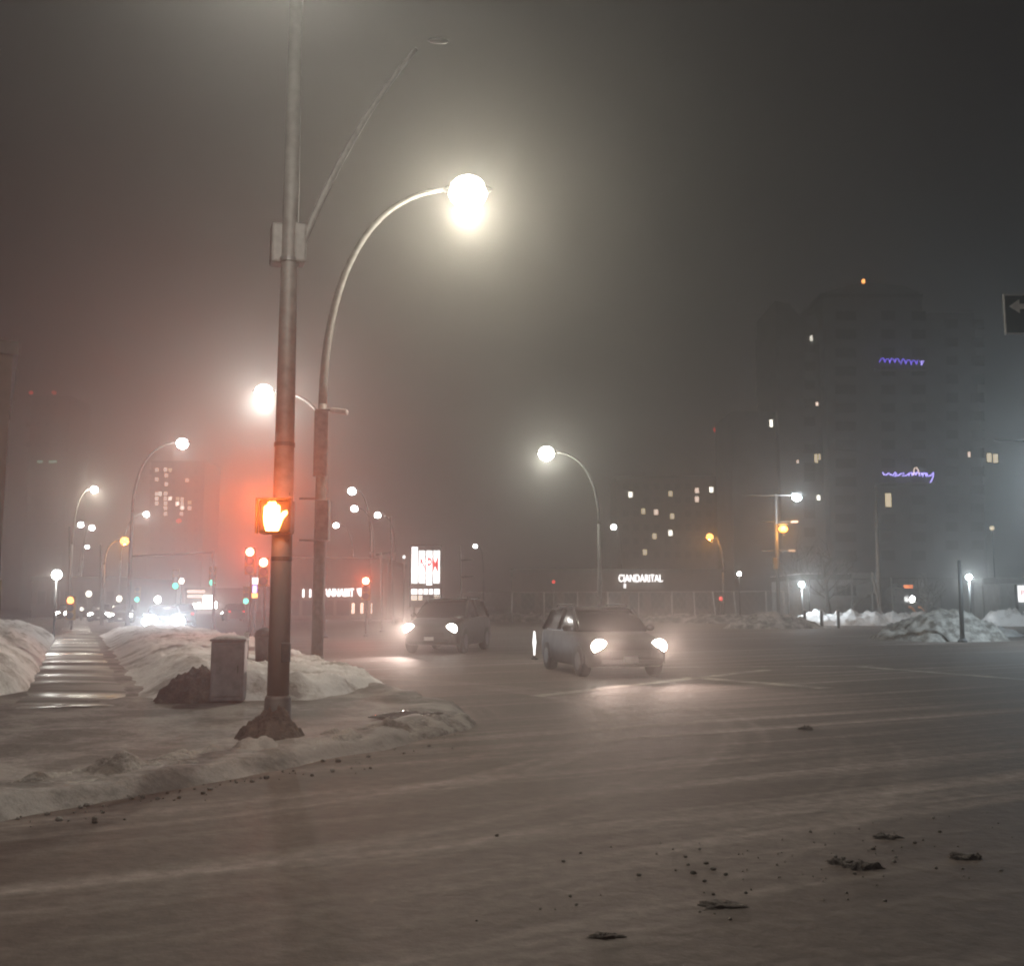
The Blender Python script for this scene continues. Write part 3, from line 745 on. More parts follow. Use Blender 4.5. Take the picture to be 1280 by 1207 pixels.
# ------------------------------------------------------------------ vehicles
def car(name, label, loc, rz, paint='car_dark', zs=1.0, L=4.5, W=1.84, head='E_head', hl=(120, (1, .93, .82)), tails=False, group=None, rack=False, detail=True, cat='car', hr=(.16, .09)):
    root = thing(name, label, cat, loc, rz, group)
    k = L / 4.5; hw = W / 2
    st = [(-2.27, .74, .36, .60), (-2.20, .86, .28, .72), (-1.95, .93, .22, .80), (-1.4, .98, .2, .90), (-.85, 1, .2, .97), (0, 1, .2, .99), (1.2, 1, .2, 1.0), (1.8, .98, .22, 1.0), (2.15, .93, .26, .97), (2.27, .86, .36, .85)]
    rings = []
    for y, f, zl, zt in st:
        a = hw * f; zl *= zs; zt *= zs; zm = (zl + zt) / 2
        half = [(a * .90, zl), (a * .985, zl + .07), (a, zm), (a * .985, zt - .14), (a * .94, zt - .05), (a * .80, zt)]
        rings.append([(-x, y * k, z) for x, z in half] + [(x, y * k, z) for x, z in reversed(half)])
    MB().loft(rings).build('body', paint, root, True)
    zb = .96 * zs; zr = 1.47 * zs
    def gl(y, z, f): return [(-hw * f, y * k, zb - .02), (-hw * f * .99, y * k, zb), (-(hw * f) * (1 - .22 * (z - zb) / (zr - zb)), y * k, z - .02), (-(hw * f) * (.93 - .22 * (z - zb) / (zr - zb)), y * k, z)] + [((hw * f) * (.93 - .22 * (z - zb) / (zr - zb)), y * k, z), ((hw * f) * (1 - .22 * (z - zb) / (zr - zb)), y * k, z - .02), (hw * f * .99, y * k, zb), (hw * f, y * k, zb - .02)]
    sec = [gl(-1.05, zb + .03, .88), gl(-.65, zb + .27 * zs, .93), gl(-.25, zr - .04, .95), gl(.3, zr, .95), gl(1.2, zr - .01, .95), gl(1.65, zr - .08, .94), gl(2.02, zb + .12, .90)]
    MB().loft(sec).build('windows', 'glass', root, True)
    rr_ = [[(x * 1.02, y, z + .022) for x, y, z in gl(yy, zz, .95)[3:5]] + [(x * 1.02, y, z - .02) for x, y, z in reversed(gl(yy, zz, .95)[3:5])] for yy, zz in ((-.33, zr - .06), (-.2, zr - .02), (.3, zr), (1.2, zr - .01), (1.62, zr - .07))]
    MB().loft(rr_).build('roof', paint, root, True)
    for sx in (-1, 1):
      for seg_ in range(3):
        mb = MB()
        if seg_ == 0: mb.tube([(sx * hw * .89, -1.0 * k, zb + .02), (sx * hw * .76, -.27 * k, zr - .05)], .035, 6)
        if seg_ == 1: mb.tube([(sx * hw * .95, .45 * k, zb), (sx * hw * .77, .42 * k, zr - .03)], .04, 6)
        if seg_ == 2: mb.tube([(sx * hw * .92, 1.95 * k, zb), (sx * hw * .76, 1.6 * k, zr - .08)], .05, 6)
        mb.build('pillar', paint, root, True)
    rw = .33 * zs
    for sx in (-1, 1):
        for y in (-1.38, 1.36):
            t = MB()
            prof = [(rw * .62, -.10), (rw * .93, -.11), (rw, -.07), (rw, .07), (rw * .93, .11), (rw * .62, .10)]
            t.tube([(sx * (hw - .09) + z, y * k, rw) for r, z in prof], [r for r, z in prof], 22)
            wh = t.build('wheel', 'tyre', root, True)
            mb = MB().tube([(sx * (hw - .005), y * k, rw), (sx * (hw + .03), y * k, rw)], [rw * .62, rw * .55], 18); mb.build('rim', 'rim', wh)
            mb = MB()
            for a in range(13):
                an = R(-8 + 196 * a / 12); q = rw * 1.14
                mb.v += [Vector((sx * (hw + o_), y * k + math.cos(an) * q * s_, rw + math.sin(an) * q * s_)) for o_, s_ in ((.025, 1.0), (.025, 1.1))]
            mb.f = [[2 * a, 2 * a + 1, 2 * a + 3, 2 * a + 2] for a in range(12)]
            mb.build('wheel_arch', 'trim', root)
        # lamps
        hz = .66 * zs
        MB().ell((sx * hw * .74, -2.17 * k, hz), (hr[0], .07, hr[1])).build('headlight', head, root, True)
        MB().ell((sx * hw * .70, 2.24 * k, .82 * zs), (.13, .05, .10)).build('tail_light', 'E_tail', root, True)
        MB().ell((sx * (hw + .09), -.72 * k, zb + .06), (.11, .07, .075)).build('mirror', paint, root, True)
        if hl: spot(root, (sx * hw * .74, -2.34 * k, hz), hl[0], hl[1], 64, 4)
    MB().box((0, -2.255 * k, .50 * zs), (W * .52, .05, .17 * zs)).build('grille', 'trim', root, bevel=.02)
    MB().box((0, -2.245 * k, .34 * zs), (W * .72, .08, .10)).build('bumper', 'trim', root, bevel=.02)
    MB().box((0, -2.29 * k, .40 * zs), (.32, .015, .12)).build('number_plate', 'plate', root)
    if rack:
        mb = MB()
        for sx in (-1, 1):
            mb.tube([(sx * hw * .70, -.15 * k, zr + .02), (sx * hw * .70, -.1 * k, zr + .07), (sx * hw * .70, 1.35 * k, zr + .06), (sx * hw * .70, 1.4 * k, zr)], .018, 6)
        mb.build('roof_rail', 'steel', root)
    return root
# near car: its headlights at (750,799) and (823,795)
a, b = P(750, 799, 22.4), P(823, 795, 23.1)
mid = (a + b) / 2; yaw = math.atan2(b.y - a.y, b.x - a.x)
fw = Vector((math.sin(yaw), -math.cos(yaw), 0))
c1 = mid - fw * 2.2 + Vector((.5, 0, 0))
car('near_car', 'dark car turning towards us with two glaring headlights, right of centre', (c1.x, c1.y, 0), yaw + R(-14), 'car_brown', 1.04, 4.4, 1.86, hl=(900, (1, .74, .63)), rack=True, hr=(.18, .155))
a, b = P(511, 783, 33.5), P(564, 780, 34.2)
mid = (a + b) / 2; c2 = mid + Vector((.6, 2.1, 0))
car('sport_utility_car', 'dark tall car waiting with headlights under the lit pylon sign', (c2.x - .1, c2.y, 0), R(-13), 'car_dark', 1.22, 4.6, 1.95, hl=None, rack=True, hr=(.19, .16))
suv = bpy.data.objects['sport_utility_car']
spot(suv, (-.72, -2.4, .8), 2200, (1, .78, .68), 64, 4); spot(suv, (.72, -2.4, .8), 80, (1, .92, .84), 64, 1)
g = P(200, 774, 55)
car('oncoming_car', 'oncoming car with the dazzling bluish white headlights on the left street', (g.x - .55, 57.2, 0), R(19), 'car_grey', 1.05, head='E_headcool', hl=(2600, (.70, .86, 1)), hr=(.38, .36))
proto = car('distant_car', 'distant car with single white headlight pair left of the dazzling car', (P(152, 770, 85).x, 85, 0), R(18), 'car_dark', 1.1, hl=None, group='distant cars', hr=(.24, .15))
for lb, px, d, rz in [('distant car with headlights left of the headlight pair by the dazzling car', 126, 92, R(18)),
                      ('distant car showing small headlights at far left above the snow bank', 84, 105, R(18)),
                      ('distant car showing red tail lights right of the dazzling car', 228, 78, R(199)),
                      ('distant car showing red tail lights near the hand-signal pole', 292, 100, R(202))]:
    cc = copy_tree(proto); cc.location = (P(px, 770, d).x, d, 0); cc.rotation_euler.z = rz; cc['label'] = lb
# white streak beside the near car: a glowing made-up post for the car's highlight
g = G(668, 824)
root = thing('highlight_streak', 'slim glowing white streak standing in for a highlight on the near car', 'highlight streak', (g.x, g.y, 0))
MB().lathe([(.10, 0), (.10, .04), (.045, .06), (.04, .12)], 12).build('base_plate', 'trim', root)
MB().lathe([(.02, .12), (.03, .3), (.055, .5), (.035, .66), (.02, .82)], 12).build('reflector', 'E_signwhite', root, True)  # emissive shape stands in for light caught on the car body

# wheel loader with orange beacon bar
d = 84
g = P(1137, 770, d); root = thing('wheel_loader', 'dark wheel loader with orange bar and single white lamp by goalpost fence', 'loader', (g.x, d, 0), R(10))
o = Vector((g.x, d, 0))
MB().box((0, .6, 1.35), (1.7, 2.6, .8)).build('engine_body', 'soil', root, bevel=.08)
MB().box((0, .3, 2.3), (1.35, 1.3, 1.15)).build('cab', 'glass', root, bevel=.06)
MB().box((0, .3, 2.92), (1.45, 1.4, .1)).build('cab_roof', 'steel_dark', root, bevel=.02)
MB().box((-.2, -.33, 3.02), (.75, .16, .26)).build('light_bar', 'E_orangebar', root, bevel=.03)
MB().ell((-.15, -.75, 2.02), (.24, .08, .26)).build('work_lamp', 'E_white', root, True)
MB().prism([(-1.1, .1), (1.1, .1), (1.1, .9), (.9, 1.0), (-.9, 1.0), (-1.1, .9)], .5, (0, -2.0, 0)).build('bucket', 'steel_dark', root)
for sx in (-1, 1):
    for y in (-.6, 1.5):
        MB().tube([(sx * .75, y, .65), (sx * 1.15, y, .65)], [.65, .65], 20).build('wheel', 'tyre', root)
    MB().tube([(sx * .4, -.4, 1.4), (sx * .45, -1.2, 1.3), (sx * .45, -1.9, .7)], .09, 8).build('lift_arm', 'orange_paint', root)
heap('soil_heap', 'dark pointed soil heap left of the wheel loader', 'soil heap', (P(1118, 770, 90).x, 90, 0), 4.6, 3.0, 3.1, 'soil', 71, .2)

# ------------------------------------------------------------------ buildings
def building(name, label, cat, x0, x1, d, depth, top, wall='wall_grey', rz=0, parapet=True, group=None):
    root = thing(name, label, cat, ((x0 + x1) / 2, d, 0), rz, group)
    wdt = x1 - x0
    MB().box((0, depth / 2, top / 2), (wdt, depth, top)).build('wall', wall, root)
    if parapet: MB().box((0, depth / 2, top + .25), (wdt + .3, depth + .3, .5)).build('roof', 'roof', root)
    return root, Vector(((x0 + x1) / 2, d, 0))
def window(root, c, wd, ht, mat='window_dark', frame=True):
    if frame:
        f = MB()
        f.box(c + Vector((0, -.03, ht / 2 + .05)), (wd + .2, .1, .1)).box(c + Vector((0, -.05, -ht / 2 - .05)), (wd + .3, .16, .1))
        f.box(c + Vector((-wd / 2 - .05, -.03, 0)), (.1, .1, ht)).box(c + Vector((wd / 2 + .05, -.03, 0)), (.1, .1, ht))
        fo = f.build('window', 'steel_dark', root)
        MB().box(c, (wd, .06, ht)).build('pane', mat, fo)
    else:
        MB().box(c, (wd, .08, ht)).build('window', mat, root)

# high tower on the right
d = 150
root, o = building('apartment_tower', 'dark high apartment tower at right with blue cursive string lights', 'apartment tower', P(1040, 700, d).x, P(1168, 700, d).x, d, 16, P(1100, 372, d).z, 'wall_tower')
lw0, lw1 = P(984, 700, d).x - o.x, P(1040, 700, d).x - o.x
lt = P(1010, 392, d).z
MB().box(((lw0 + lw1) / 2, 9, lt / 2), (lw1 - lw0 - .02, 13, lt)).build('side_wing', 'wall_tower', root)
l20, l21 = P(925, 700, d).x - o.x, lw0
MB().box(((l20 + l21) / 2, 10, P(950, 508, d).z / 2), (l21 - l20 - .02, 12, P(950, 508, d).z)).build('low_wing', 'wall_tower', root)
rw0, rw1 = P(1168, 700, d).x - o.x, P(1246, 700, d).x - o.x
rt = P(1200, 384, d).z
MB().box(((rw0 + rw1) / 2, 9.5, rt / 2), (rw1 - rw0 - .02, 13, rt)).build('side_wing', 'wall_tower', root)
tz = P(1100, 372, d).z
MB().prism([(-7.6, 0), (7.6, 0), (7.6, .6), (5.5, 1.6), (0, 2.2), (-3, 1.8), (-7.6, .4)], 14, (0, 1, tz + .5)).build('roof_crest', 'wall_tower', root)
MB().prism([(lw0 + .2, 0), (lw1 - .2, 0), (lw1 - .2, .6), (lw0 + 4, .4), (lw0 + 2.4, 2.4), (lw0 + .2, 2.9)], 12, (0, 3, lt)).build('roof_crest', 'wall_tower', root)
bz = P(1082, 349, d) - o
MB().tube([(bz.x, 1, tz), (bz.x, 1, bz.z)], .06, 6).build('beacon_mast', 'steel', root)
MB().ell((bz.x, 1, bz.z), (.27, .27, .36)).build('beacon', 'E_beaconhot', root, True)
def lit_at(L, px, py, tol=(7, 10)):
    for x, y, mname in L:
        if abs(x - px) < tol[0] and abs(y - py) < tol[1]: return mname
    return None
TW = [(1108, 616, 'E_winwarm')]
for r_ in range(14):
    py = 395 + r_ * 23.0
    for px in (1057, 1110, 1148):
        if 0 <= r_ < 14:
            q = P(px, py, d) - o; mt = lit_at(TW, px, py) or 'window_dark'
            if mt != 'window_dark': window(root, Vector((q.x, -.05, q.z)), .9, 2.0, mt)
            else: window(root, Vector((q.x, -.05, q.z)), 3.0 if px == 1057 else 2.0, 1.35)
        else: pass
for px, py, wd, ht, mt in [(1014, 423, .4, .9, 'E_winhot'), (1020, 573, .5, 1.3, 'E_winwarm'), (1024, 571, .35, .9, 'E_winwarm'), (1023, 622, .5, .7, 'E_winhot'), (1021, 505, .4, .6, 'E_windim'), (967, 527, .45, 1.1, 'E_winhot'), (997, 577, .3, .5, 'E_windim')]:
    q = P(px, py, d + 2.4) - o; window(root, Vector((q.x, 2.4 if px > 984 else 3.9, q.z)), wd, ht, mt)
for r_ in range(13):
    q = P(1012, 412 + r_ * 23 + (11 if r_ in (0, 6, 7, 9) else 0), d + 2.4) - o
    window(root, Vector((q.x, 2.4, q.z)), 1.6, 1.3)
for r_ in range(13):
    for px in (1190, 1222):
        q = P(px, 405 + r_ * 23, d + 2.9) - o
        window(root, Vector((q.x, 2.9, q.z)), 1.7, 1.3)
for px, py, wd in [(1236, 572, .7), (1244, 573, .7)]:
    q = P(px, py, d + 2.8) - o; window(root, Vector((q.x, 2.75, q.z)), wd, 1.3, 'E_winwarm')
q = P(1211, 568, d + 2.8) - o; window(root, Vector((q.x, 2.75, q.z)), .35, .8, 'E_windim')
# two balconies wound with string lights written in cursive loops
def balcony(px0, px1, py, strokes, mat, hgt):
    a = P(px0, py, d - 1.3) - o; b = P(px1, py, d - 1.3) - o
    bl = MB().box(((a.x + b.x) / 2, -.66, a.z - 1.25), (b.x - a.x + 1, 1.3, .18)).build('balcony', 'wall_tower', root)
    mb = MB()
    for i in range(13): mb.tube([(a.x + (b.x - a.x) * i / 12, -1.27, a.z - 1.16), (a.x + (b.x - a.x) * i / 12, -1.27, a.z + .1)], .03, 5)
    mb.tube([(a.x - .3, -1.27, a.z + .1), (b.x + .3, -1.27, a.z + .1)], .04, 6)
    mb.build('railing', 'steel_dark', bl)
    for st, m_ in strokes:
        pts = []
        for x, y in st:
            q = P(x, y, d - 1.42) - o; pts.append(Vector((q.x, -1.40 + .05 * math.sin(x * 3), q.z)))
        MB().tube(pts, hgt, 6).build('string_lights', m_, bl, True)
def scribble(pts_key, x0, x1, y0, amp, seed, n=60):
    r2 = random.Random(seed); out = []
    ph = 0
    for i in range(n + 1):
        t = i / n; ph += 1.15 + .5 * r2.random()
        out.append((x0 + (x1 - x0) * t + 1.0 * math.cos(ph), y0[0] + (y0[1] - y0[0]) * t + amp * math.sin(ph) * (.6 + .6 * r2.random())))
    return out
balcony(1098, 1156, 451, [(scribble(0, 1099, 1124, (450, 451), 3.0, 3, 17), 'E_blue'), (scribble(0, 1126, 1148, (452, 452.5), 3.2, 5, 15), 'E_blue'), ([(1150, 451.5), (1155, 451), (1153, 454), (1152, 457), (1152, 452)], 'E_violet')], 'E_blue', .05)
balcony(1102, 1168, 592, [([(1103, 590), (1105, 593), (1108, 593.5), (1111, 591), (1113, 593), (1116, 594), (1119, 590), (1121, 592), (1118, 595), (1123, 594), (1126, 592), (1130, 591), (1128, 595), (1133, 594), (1136, 592)], 'E_violet'),
                          (scribble(0, 1136, 1158, (592, 593), 2.6, 8, 24), 'E_violet'), ([(1158, 591), (1160, 595), (1164, 594), (1167, 590), (1166, 597), (1163, 603)], 'E_violet'),
                          ([(1142, 594), (1143, 585), (1146, 584), (1148, 588), (1149, 593)], 'E_windim')], 'E_violet', .075)

# centre apartment block with scattered lit windows and a red beacon
d = 210
root, o = building('apartment_block', 'dark apartment block in middle distance with scattered lit windows and red beacon', 'apartment block', P(772, 700, d).x, P(918, 700, d).x, d, 14, P(850, 598, d).z, 'wall_dark')
CW = [(788, 618, 'E_winhot'), (838, 617, 'E_winwarm'), (804, 639, 'E_winwarm'), (820, 640, 'E_windim'), (840, 645, 'E_winwarm'), (818, 670, 'E_winwarm'), (838, 666, 'E_winhot'), (806, 690, 'E_winwarm'), (889, 612, 'E_winhot'), (871, 613, 'E_windim'), (871, 624, 'E_windim')]
for px, py, mt in CW:
    q = P(px, py, d) - o; window(root, Vector((q.x, -.05, q.z)), .8, 1.1, mt)
for r_ in range(6):
    for px in range(782, 915, 13):
        py = 608 + r_ * 17
        if not lit_at(CW, px, py, (9, 9)):
            q = P(px, py, d) - o; window(root, Vector((q.x, -.05, q.z)), 1.2, 1.3)
q = P(897, 535, d) - o
MB().tube([(q.x, 2, P(897, 600, d).z), (q.x, 2, q.z)], .08, 6).build('beacon_mast', 'steel', root)
MB().ell((q.x, 2, q.z), (.45, .45, .55)).build('beacon', 'E_beacon', root, True)

# left tower with cluster of lit windows
d = 300
root, o = building('office_tower', 'far tower on the left with a cluster of small lit windows', 'tower', P(184, 700, d).x, P(252, 700, d).x, d, 16, P(215, 578, d).z, 'wall_dark')
LW = {(196, 587): 'E_windim', (207, 587): 'E_windim', (213, 587.5): 'E_winwarm', (208, 594): 'E_windim', (196, 599): 'E_windim', (208, 605): 'E_windim', (196, 617): 'E_windim', (200, 617): 'E_winhot', (207, 617): 'E_windim', (196, 623): 'E_windim', (207, 623): 'E_windim', (213, 623): 'E_winhot', (196, 629): 'E_windim', (207, 629): 'E_windim', (222, 623.5): 'E_winwarm', (228, 624): 'E_windim', (222, 629.5): 'E_winhot', (228, 629): 'E_windim', (237, 628): 'E_winwarm', (228, 634.5): 'E_winhot', (207, 635): 'E_windim', (207, 642): 'E_windim', (227, 642): 'E_windim', (237, 635): 'E_windim', (234, 600): 'E_windim'}
for (px, py), mt in LW.items():
    q = P(px, py, d) - o; window(root, Vector((q.x, -.06, q.z)), .95, 1.0, mt)
for r_ in range(9):
    for px in (190, 202, 217, 232, 245):
        q = P(px, 590 + r_ * 12, d) - o; window(root, Vector((q.x, -.05, q.z)), 1.0, 1.2)
q = P(224, 651, d) - o
MB().ell((q.x, -.4, q.z), (.7, .3, .6)).build('red_sign_lamp', 'E_beacon', root, True)

# dark mast-topped high-rise far left
d = 340
root, o = building('high_rise', 'unlit high-rise at far left topped by two red beacons', 'high-rise', P(28, 700, d).x, P(78, 700, d).x, d, 16, P(50, 497, d).z, 'wall_dark')
for px in (37, 66):
    q = P(px, 490, d) - o
    MB().tube([(q.x, 1, P(50, 497, d).z), (q.x, 1, q.z)], .1, 6).build('beacon_mast', 'steel', root)
    MB().ell((q.x, 1, q.z), (.7, .7, .6)).build('beacon', 'E_beacon', root, True)
for px in (50, 66):
    q = P(px, 577, d) - o; window(root, Vector((q.x, -.05, q.z)), 2.6 if px == 66 else 1.9, .8, 'E_greenpale')
for r_ in range(9):
    for px in (36, 47, 59, 70):
        q = P(px, 510 + r_ * 25 - 4, d) - o
        if abs(q.z - (P(50, 577, d)).z) > 2.5: window(root, Vector((q.x, -.05, q.z)), 1.5, 1.4)

# beige building corner at the left edge
d = 30
cx = P(1, 700, d).x
root = thing('corner_building', 'beige building corner cut off by the left edge', 'building', (cx, d, 0), R(27))
MB().box((-5, 6, 4.5), (10, 12, 9)).build('wall', 'wall_dark', root)
MB().box((-5, 6, 9.2), (10.3, 12.3, .4)).build('roof', 'roof', root)
MB().box((-5.0, 5.95, 1.15), (10.12, 12.2, 2.3)).build('plinth', 'wall_beige', root)
for k in range(3):
    window(root, Vector((-1.0 - k * 1.7, -.03, 5.2)), .9, 1.4)

# storefront with white letters, behind the tall pole
d = 104
root, o = building('storefront', 'low dark storefront with white lit lettering behind the tall pole', 'storefront', P(352, 740, d).x, P(484, 740, d).x, d, 16, P(420, 704, d).z, 'wall_dark')
def tl(px, py): 
    q = P(px, py, d - .35) - o; return Vector((q.x, -.35, q.z))
text_mesh('lettering', 'ANNABIT', 1.15, 'E_signtext', root, tl(423.5, 741), width=37 / 1280 * d, depth=.10)
text_mesh('lettering', 'I I', 1.15, 'E_signtext', root, tl(383.5, 742), width=10 / 1280 * d, depth=.10)
MB().prism([(-.35, .38), (.35, .42), (.33, -.35), (0, -.42), (-.25, -.05)], .12, tl(450, 740)).build('sign_emblem', 'E_signwhite', root)
MB().box(tl(458, 742), (.42, .12, .72)).build('sign_emblem', 'E_winhot', root, bevel=.05)
MB().box((0, -.12, P(420, 741, d).z), (P(484, 740, d).x - P(352, 740, d).x, .2, 1.5)).build('fascia', 'wall_dark', root)
for px in (441, 452, 463):
    q = tl(px, 760); MB().box((q.x, -.16, q.z), (.24, .1, 1.0)).build('lit_window_strip', 'E_windim', root)
for px in (365, 385, 408, 428):
    q = tl(px, 762); window(root, Vector((q.x, -.05, 1.4)), 1.3, 1.8)

# low block with white letter sign
d = 126
root, o = building('shop_building', 'long low dark shop behind wire fence with white lit letters on its roof line', 'shop', P(640, 740, d).x, P(905, 740, d).x, d, 16, P(760, 716, d).z, 'wall_dark')
text_mesh('lettering', 'CIANDARITAL', 1.25, 'E_signtext', root, Vector((P(800.5, 723, d - .4).x - o.x, -.4, P(800, 723, d - .4).z)), width=54 / 1280 * d, depth=.10)
MB().box(Vector((P(781, 732, d - .3).x - o.x, -.3, P(781, 732, d - .3).z)), (.25, .12, .55)).build('sign_emblem', 'E_signwhite', root)
for k in range(9):
    q = P(660 + k * 27, 750, d) - o; window(root, Vector((q.x, -.05, 2.0)), 1.6, 1.8)

# brick block right behind far left lamps (left of street)
d = 120
root, o = building('brick_block', 'long unlit low block along the left side of the far street', 'building', P(40, 740, d).x, P(150, 740, d).x, d, 20, P(90, 726, d).z, 'wall_dark')
for k in range(6): window(root, Vector((-4 + k * 1.6, -.05, 2.4)), .9, 1.4)
d = 190
root, o = building('lit_shop', 'far shop with bright white lit panels right of the dazzling headlights', 'shop', P(232, 740, d).x, P(300, 740, d).x, d, 14, P(260, 738, d).z, 'wall_dark')
for px, py, wd, ht in [(260, 752, 1.7, 2.2), (268, 756, 1.0, 1.1), (249, 757, .6, 1.0), (240, 758, 1.3, 1.0)]:
    q = P(px, py, d) - o; MB().box((q.x, -.15, q.z), (wd, .12, ht)).build('lit_panel', 'E_white', root, bevel=.1)
for py in (739, 745):
    q = P(242, py, d) - o; MB().box((q.x + .5, -.15, q.z), (3.2, .12, .45)).build('lit_strip', 'E_windim', root)

# low pale building behind the goalpost fence
d = 100
root, o = building('low_pale_building', 'low pale building with four dark windows behind goalpost fence', 'building', P(1004, 740, d).x, P(1096, 740, d).x, d, 12, P(1050, 724, d).z, 'wall_pale')
for px in (1048, 1054, 1060, 1066): 
    q = P(px, 738, d) - o; window(root, Vector((q.x, -.05, q.z)), .28, .75)
MB().box((0, 6, P(1050, 724, d).z + .55), (P(1096, 740, d).x - P(1004, 740, d).x + .2, 12.2, .12)).build('roof_snow', 'snow', root)
MB().box((P(1078, 719, d).x - o.x, -.3, P(1078, 720, d).z), (2.6, .7, .5)).build('canopy', 'wall_pale', root)
d = 88
root, o = building('site_hut', 'small pale hut with red and white sign at right edge', 'hut', P(1250, 740, d).x, P(1300, 740, d).x, d, 5, P(1270, 729, d).z, 'wall_pale')
q = P(1277, 742, d) - o
bd = MB().box((q.x, -.1, q.z), (.75, .1, 1.35)).build('sign_board', 'E_signwhite', root)
text_mesh('sign_lettering', 'P', .7, 'E_signred', bd, Vector((q.x, -.18, q.z + .05)), depth=.02)
MB().box((q.x - .5, -.1, q.z - .4), (.16, .2, 2.4)).build('sign_post', 'steel_dark', root)

# ------------------------------------------------------------------ lit pylon sign
d = 74
a, b = P(513, 757, d), P(550, 757, d)
root = thing('pylon_sign', 'tall white lit pylon sign with red letters in narrow panels', 'pylon sign', ((a.x + b.x) / 2, d, 0)); o = root.location.copy()
def zq(py): return P(530, py, d).z
W_ = b.x - a.x
MB().box((0, .22, (zq(683) + zq(757)) / 2), (W_ + .16, .3, zq(683) - zq(757) + .2)).build('frame', 'sign_black', root)
mb = MB()
for sx in (-1, 1): mb.box((sx * (W_ / 2 - .15), .22, zq(757) / 2 - .05), (.22, .25, zq(757) - .1))
mb.build('leg', 'steel_dark', root)
g_ = .05; xs = [0, .245, .50, .745, 1.0]
for i in range(4):
    x0, x1 = -W_ / 2 + W_ * xs[i] + g_, -W_ / 2 + W_ * xs[i + 1] - g_
    t_ = zq(683.5) if i == 0 else zq(688); bt = zq(729 if i != 2 else 731)
    MB().box(((x0 + x1) / 2, .05, (t_ + bt) / 2), (x1 - x0, .06, t_ - bt)).build('lit_panel', 'E_signwhite', root)
xs2 = [0, .245, .42, .60, .77, 1.0]
for i in range(5):
    x0, x1 = -W_ / 2 + W_ * xs2[i] + g_, -W_ / 2 + W_ * xs2[i + 1] - g_
    MB().box(((x0 + x1) / 2, .05, (zq(736) + zq(742.5)) / 2), (x1 - x0, .06, zq(736) - zq(742.5))).build('lit_panel', 'E_signwhite', root)
    if i in (0, 1, 4): MB().box(((x0 + x1) / 2, .05, (zq(744) + zq(750)) / 2), (x1 - x0, .06, zq(744) - zq(750))).build('dim_panel', 'E_signdim', root)
text_mesh('lettering', 'NPM', 1.0, 'E_signred', root, Vector((.26, .0, zq(706.5))), width=1.3, depth=.012, bold=.02)
for ob in [c_ for c_ in root.children if c_.name.startswith('lettering')]:
    for v in ob.data.vertices: v.co.z *= 1.35
text_mesh('lettering', 'CEI HEI', .17, 'sign_ink', root, Vector((.42, .0, zq(696))), width=1.1, depth=.012)
text_mesh('lettering', 'H AK', .17, 'sign_ink', root, Vector((-.5, .0, zq(728.5))), width=.9, depth=.012)
text_mesh('lettering', 'MEAL', .17, 'sign_ink', root, Vector((.6, .0, zq(728.5))), width=.9, depth=.012)
point(root, (0, -.8, zq(710)), 110, (1, .97, .95), .5)

# vertical lit shop sign and other small lit things by the signals
d = 60
q = P(319, 735, d); root = thing('blade_sign', 'small vertical lit shop sign left of the hand-signal pole', 'shop sign', (q.x, d, 0))
MB().tube([(0, 0, 0), (0, 0, q.z + .7)], .06, 8).build('post', 'steel_dark', root)
MB().box((0, -.12, P(319, 726, d).z), (.42, .16, .38)).build('lit_panel', 'E_signwhite', root, bevel=.03)
MB().box((0, -.12, P(319, 736, d).z), (.22, .16, .40)).build('lit_panel', 'E_violet', root, bevel=.03)
MB().box((0, -.12, P(318, 744, d).z), (.34, .16, .26)).build('lit_panel', 'E_beaconhot', root, bevel=.03)

def glow_lamp(label, px, py, d, wd, mat):
    q = P(px, py, d); root = thing('bollard_light', label, 'bollard light', (q.x, d, 0), 0, 'small far lights along the left street')
    MB().lathe([(.11, 0), (.09, .1), (.07, q.z - wd)], 10).build('post', 'steel_dark', root, True)
    MB().ell((0, 0, q.z), (wd, wd, wd * 1.1)).build('lamp_lens', mat, root, True)
for lb, px, py, wd, mt in [('upper of two stacked tiny white lights at far left', 82, 766, .20, 'E_white'),
                           ('small white light between the stop signal and the distant cars', 102, 761, .20, 'E_winhot'),
                           ('bright white light up right of the orange-red stop signal', 111, 742, .36, 'E_winhot'),
                           ('white light halfway between stop signal and dazzling headlights', 149, 748, .34, 'E_winhot'),
                           ('white light just right of the topmost green signal cluster', 227, 726, .34, 'E_winhot'),
                           ('white light between the leftmost green signals and dazzling headlights', 197, 749, .38, 'E_white'),
                           ('tiny red light low on the dark shop front by wire fence', 901, 748, .24, 'E_beacon'),
                           ('faint red light low over the far snow bank', 692, 727, .18, 'E_beacon'),
                           ('small pale lamp at left of the lit pylon sign', 505, 696, .20, 'E_signwhite')]:
    glow_lamp(lb, px, py, 95, wd * .72, mt)

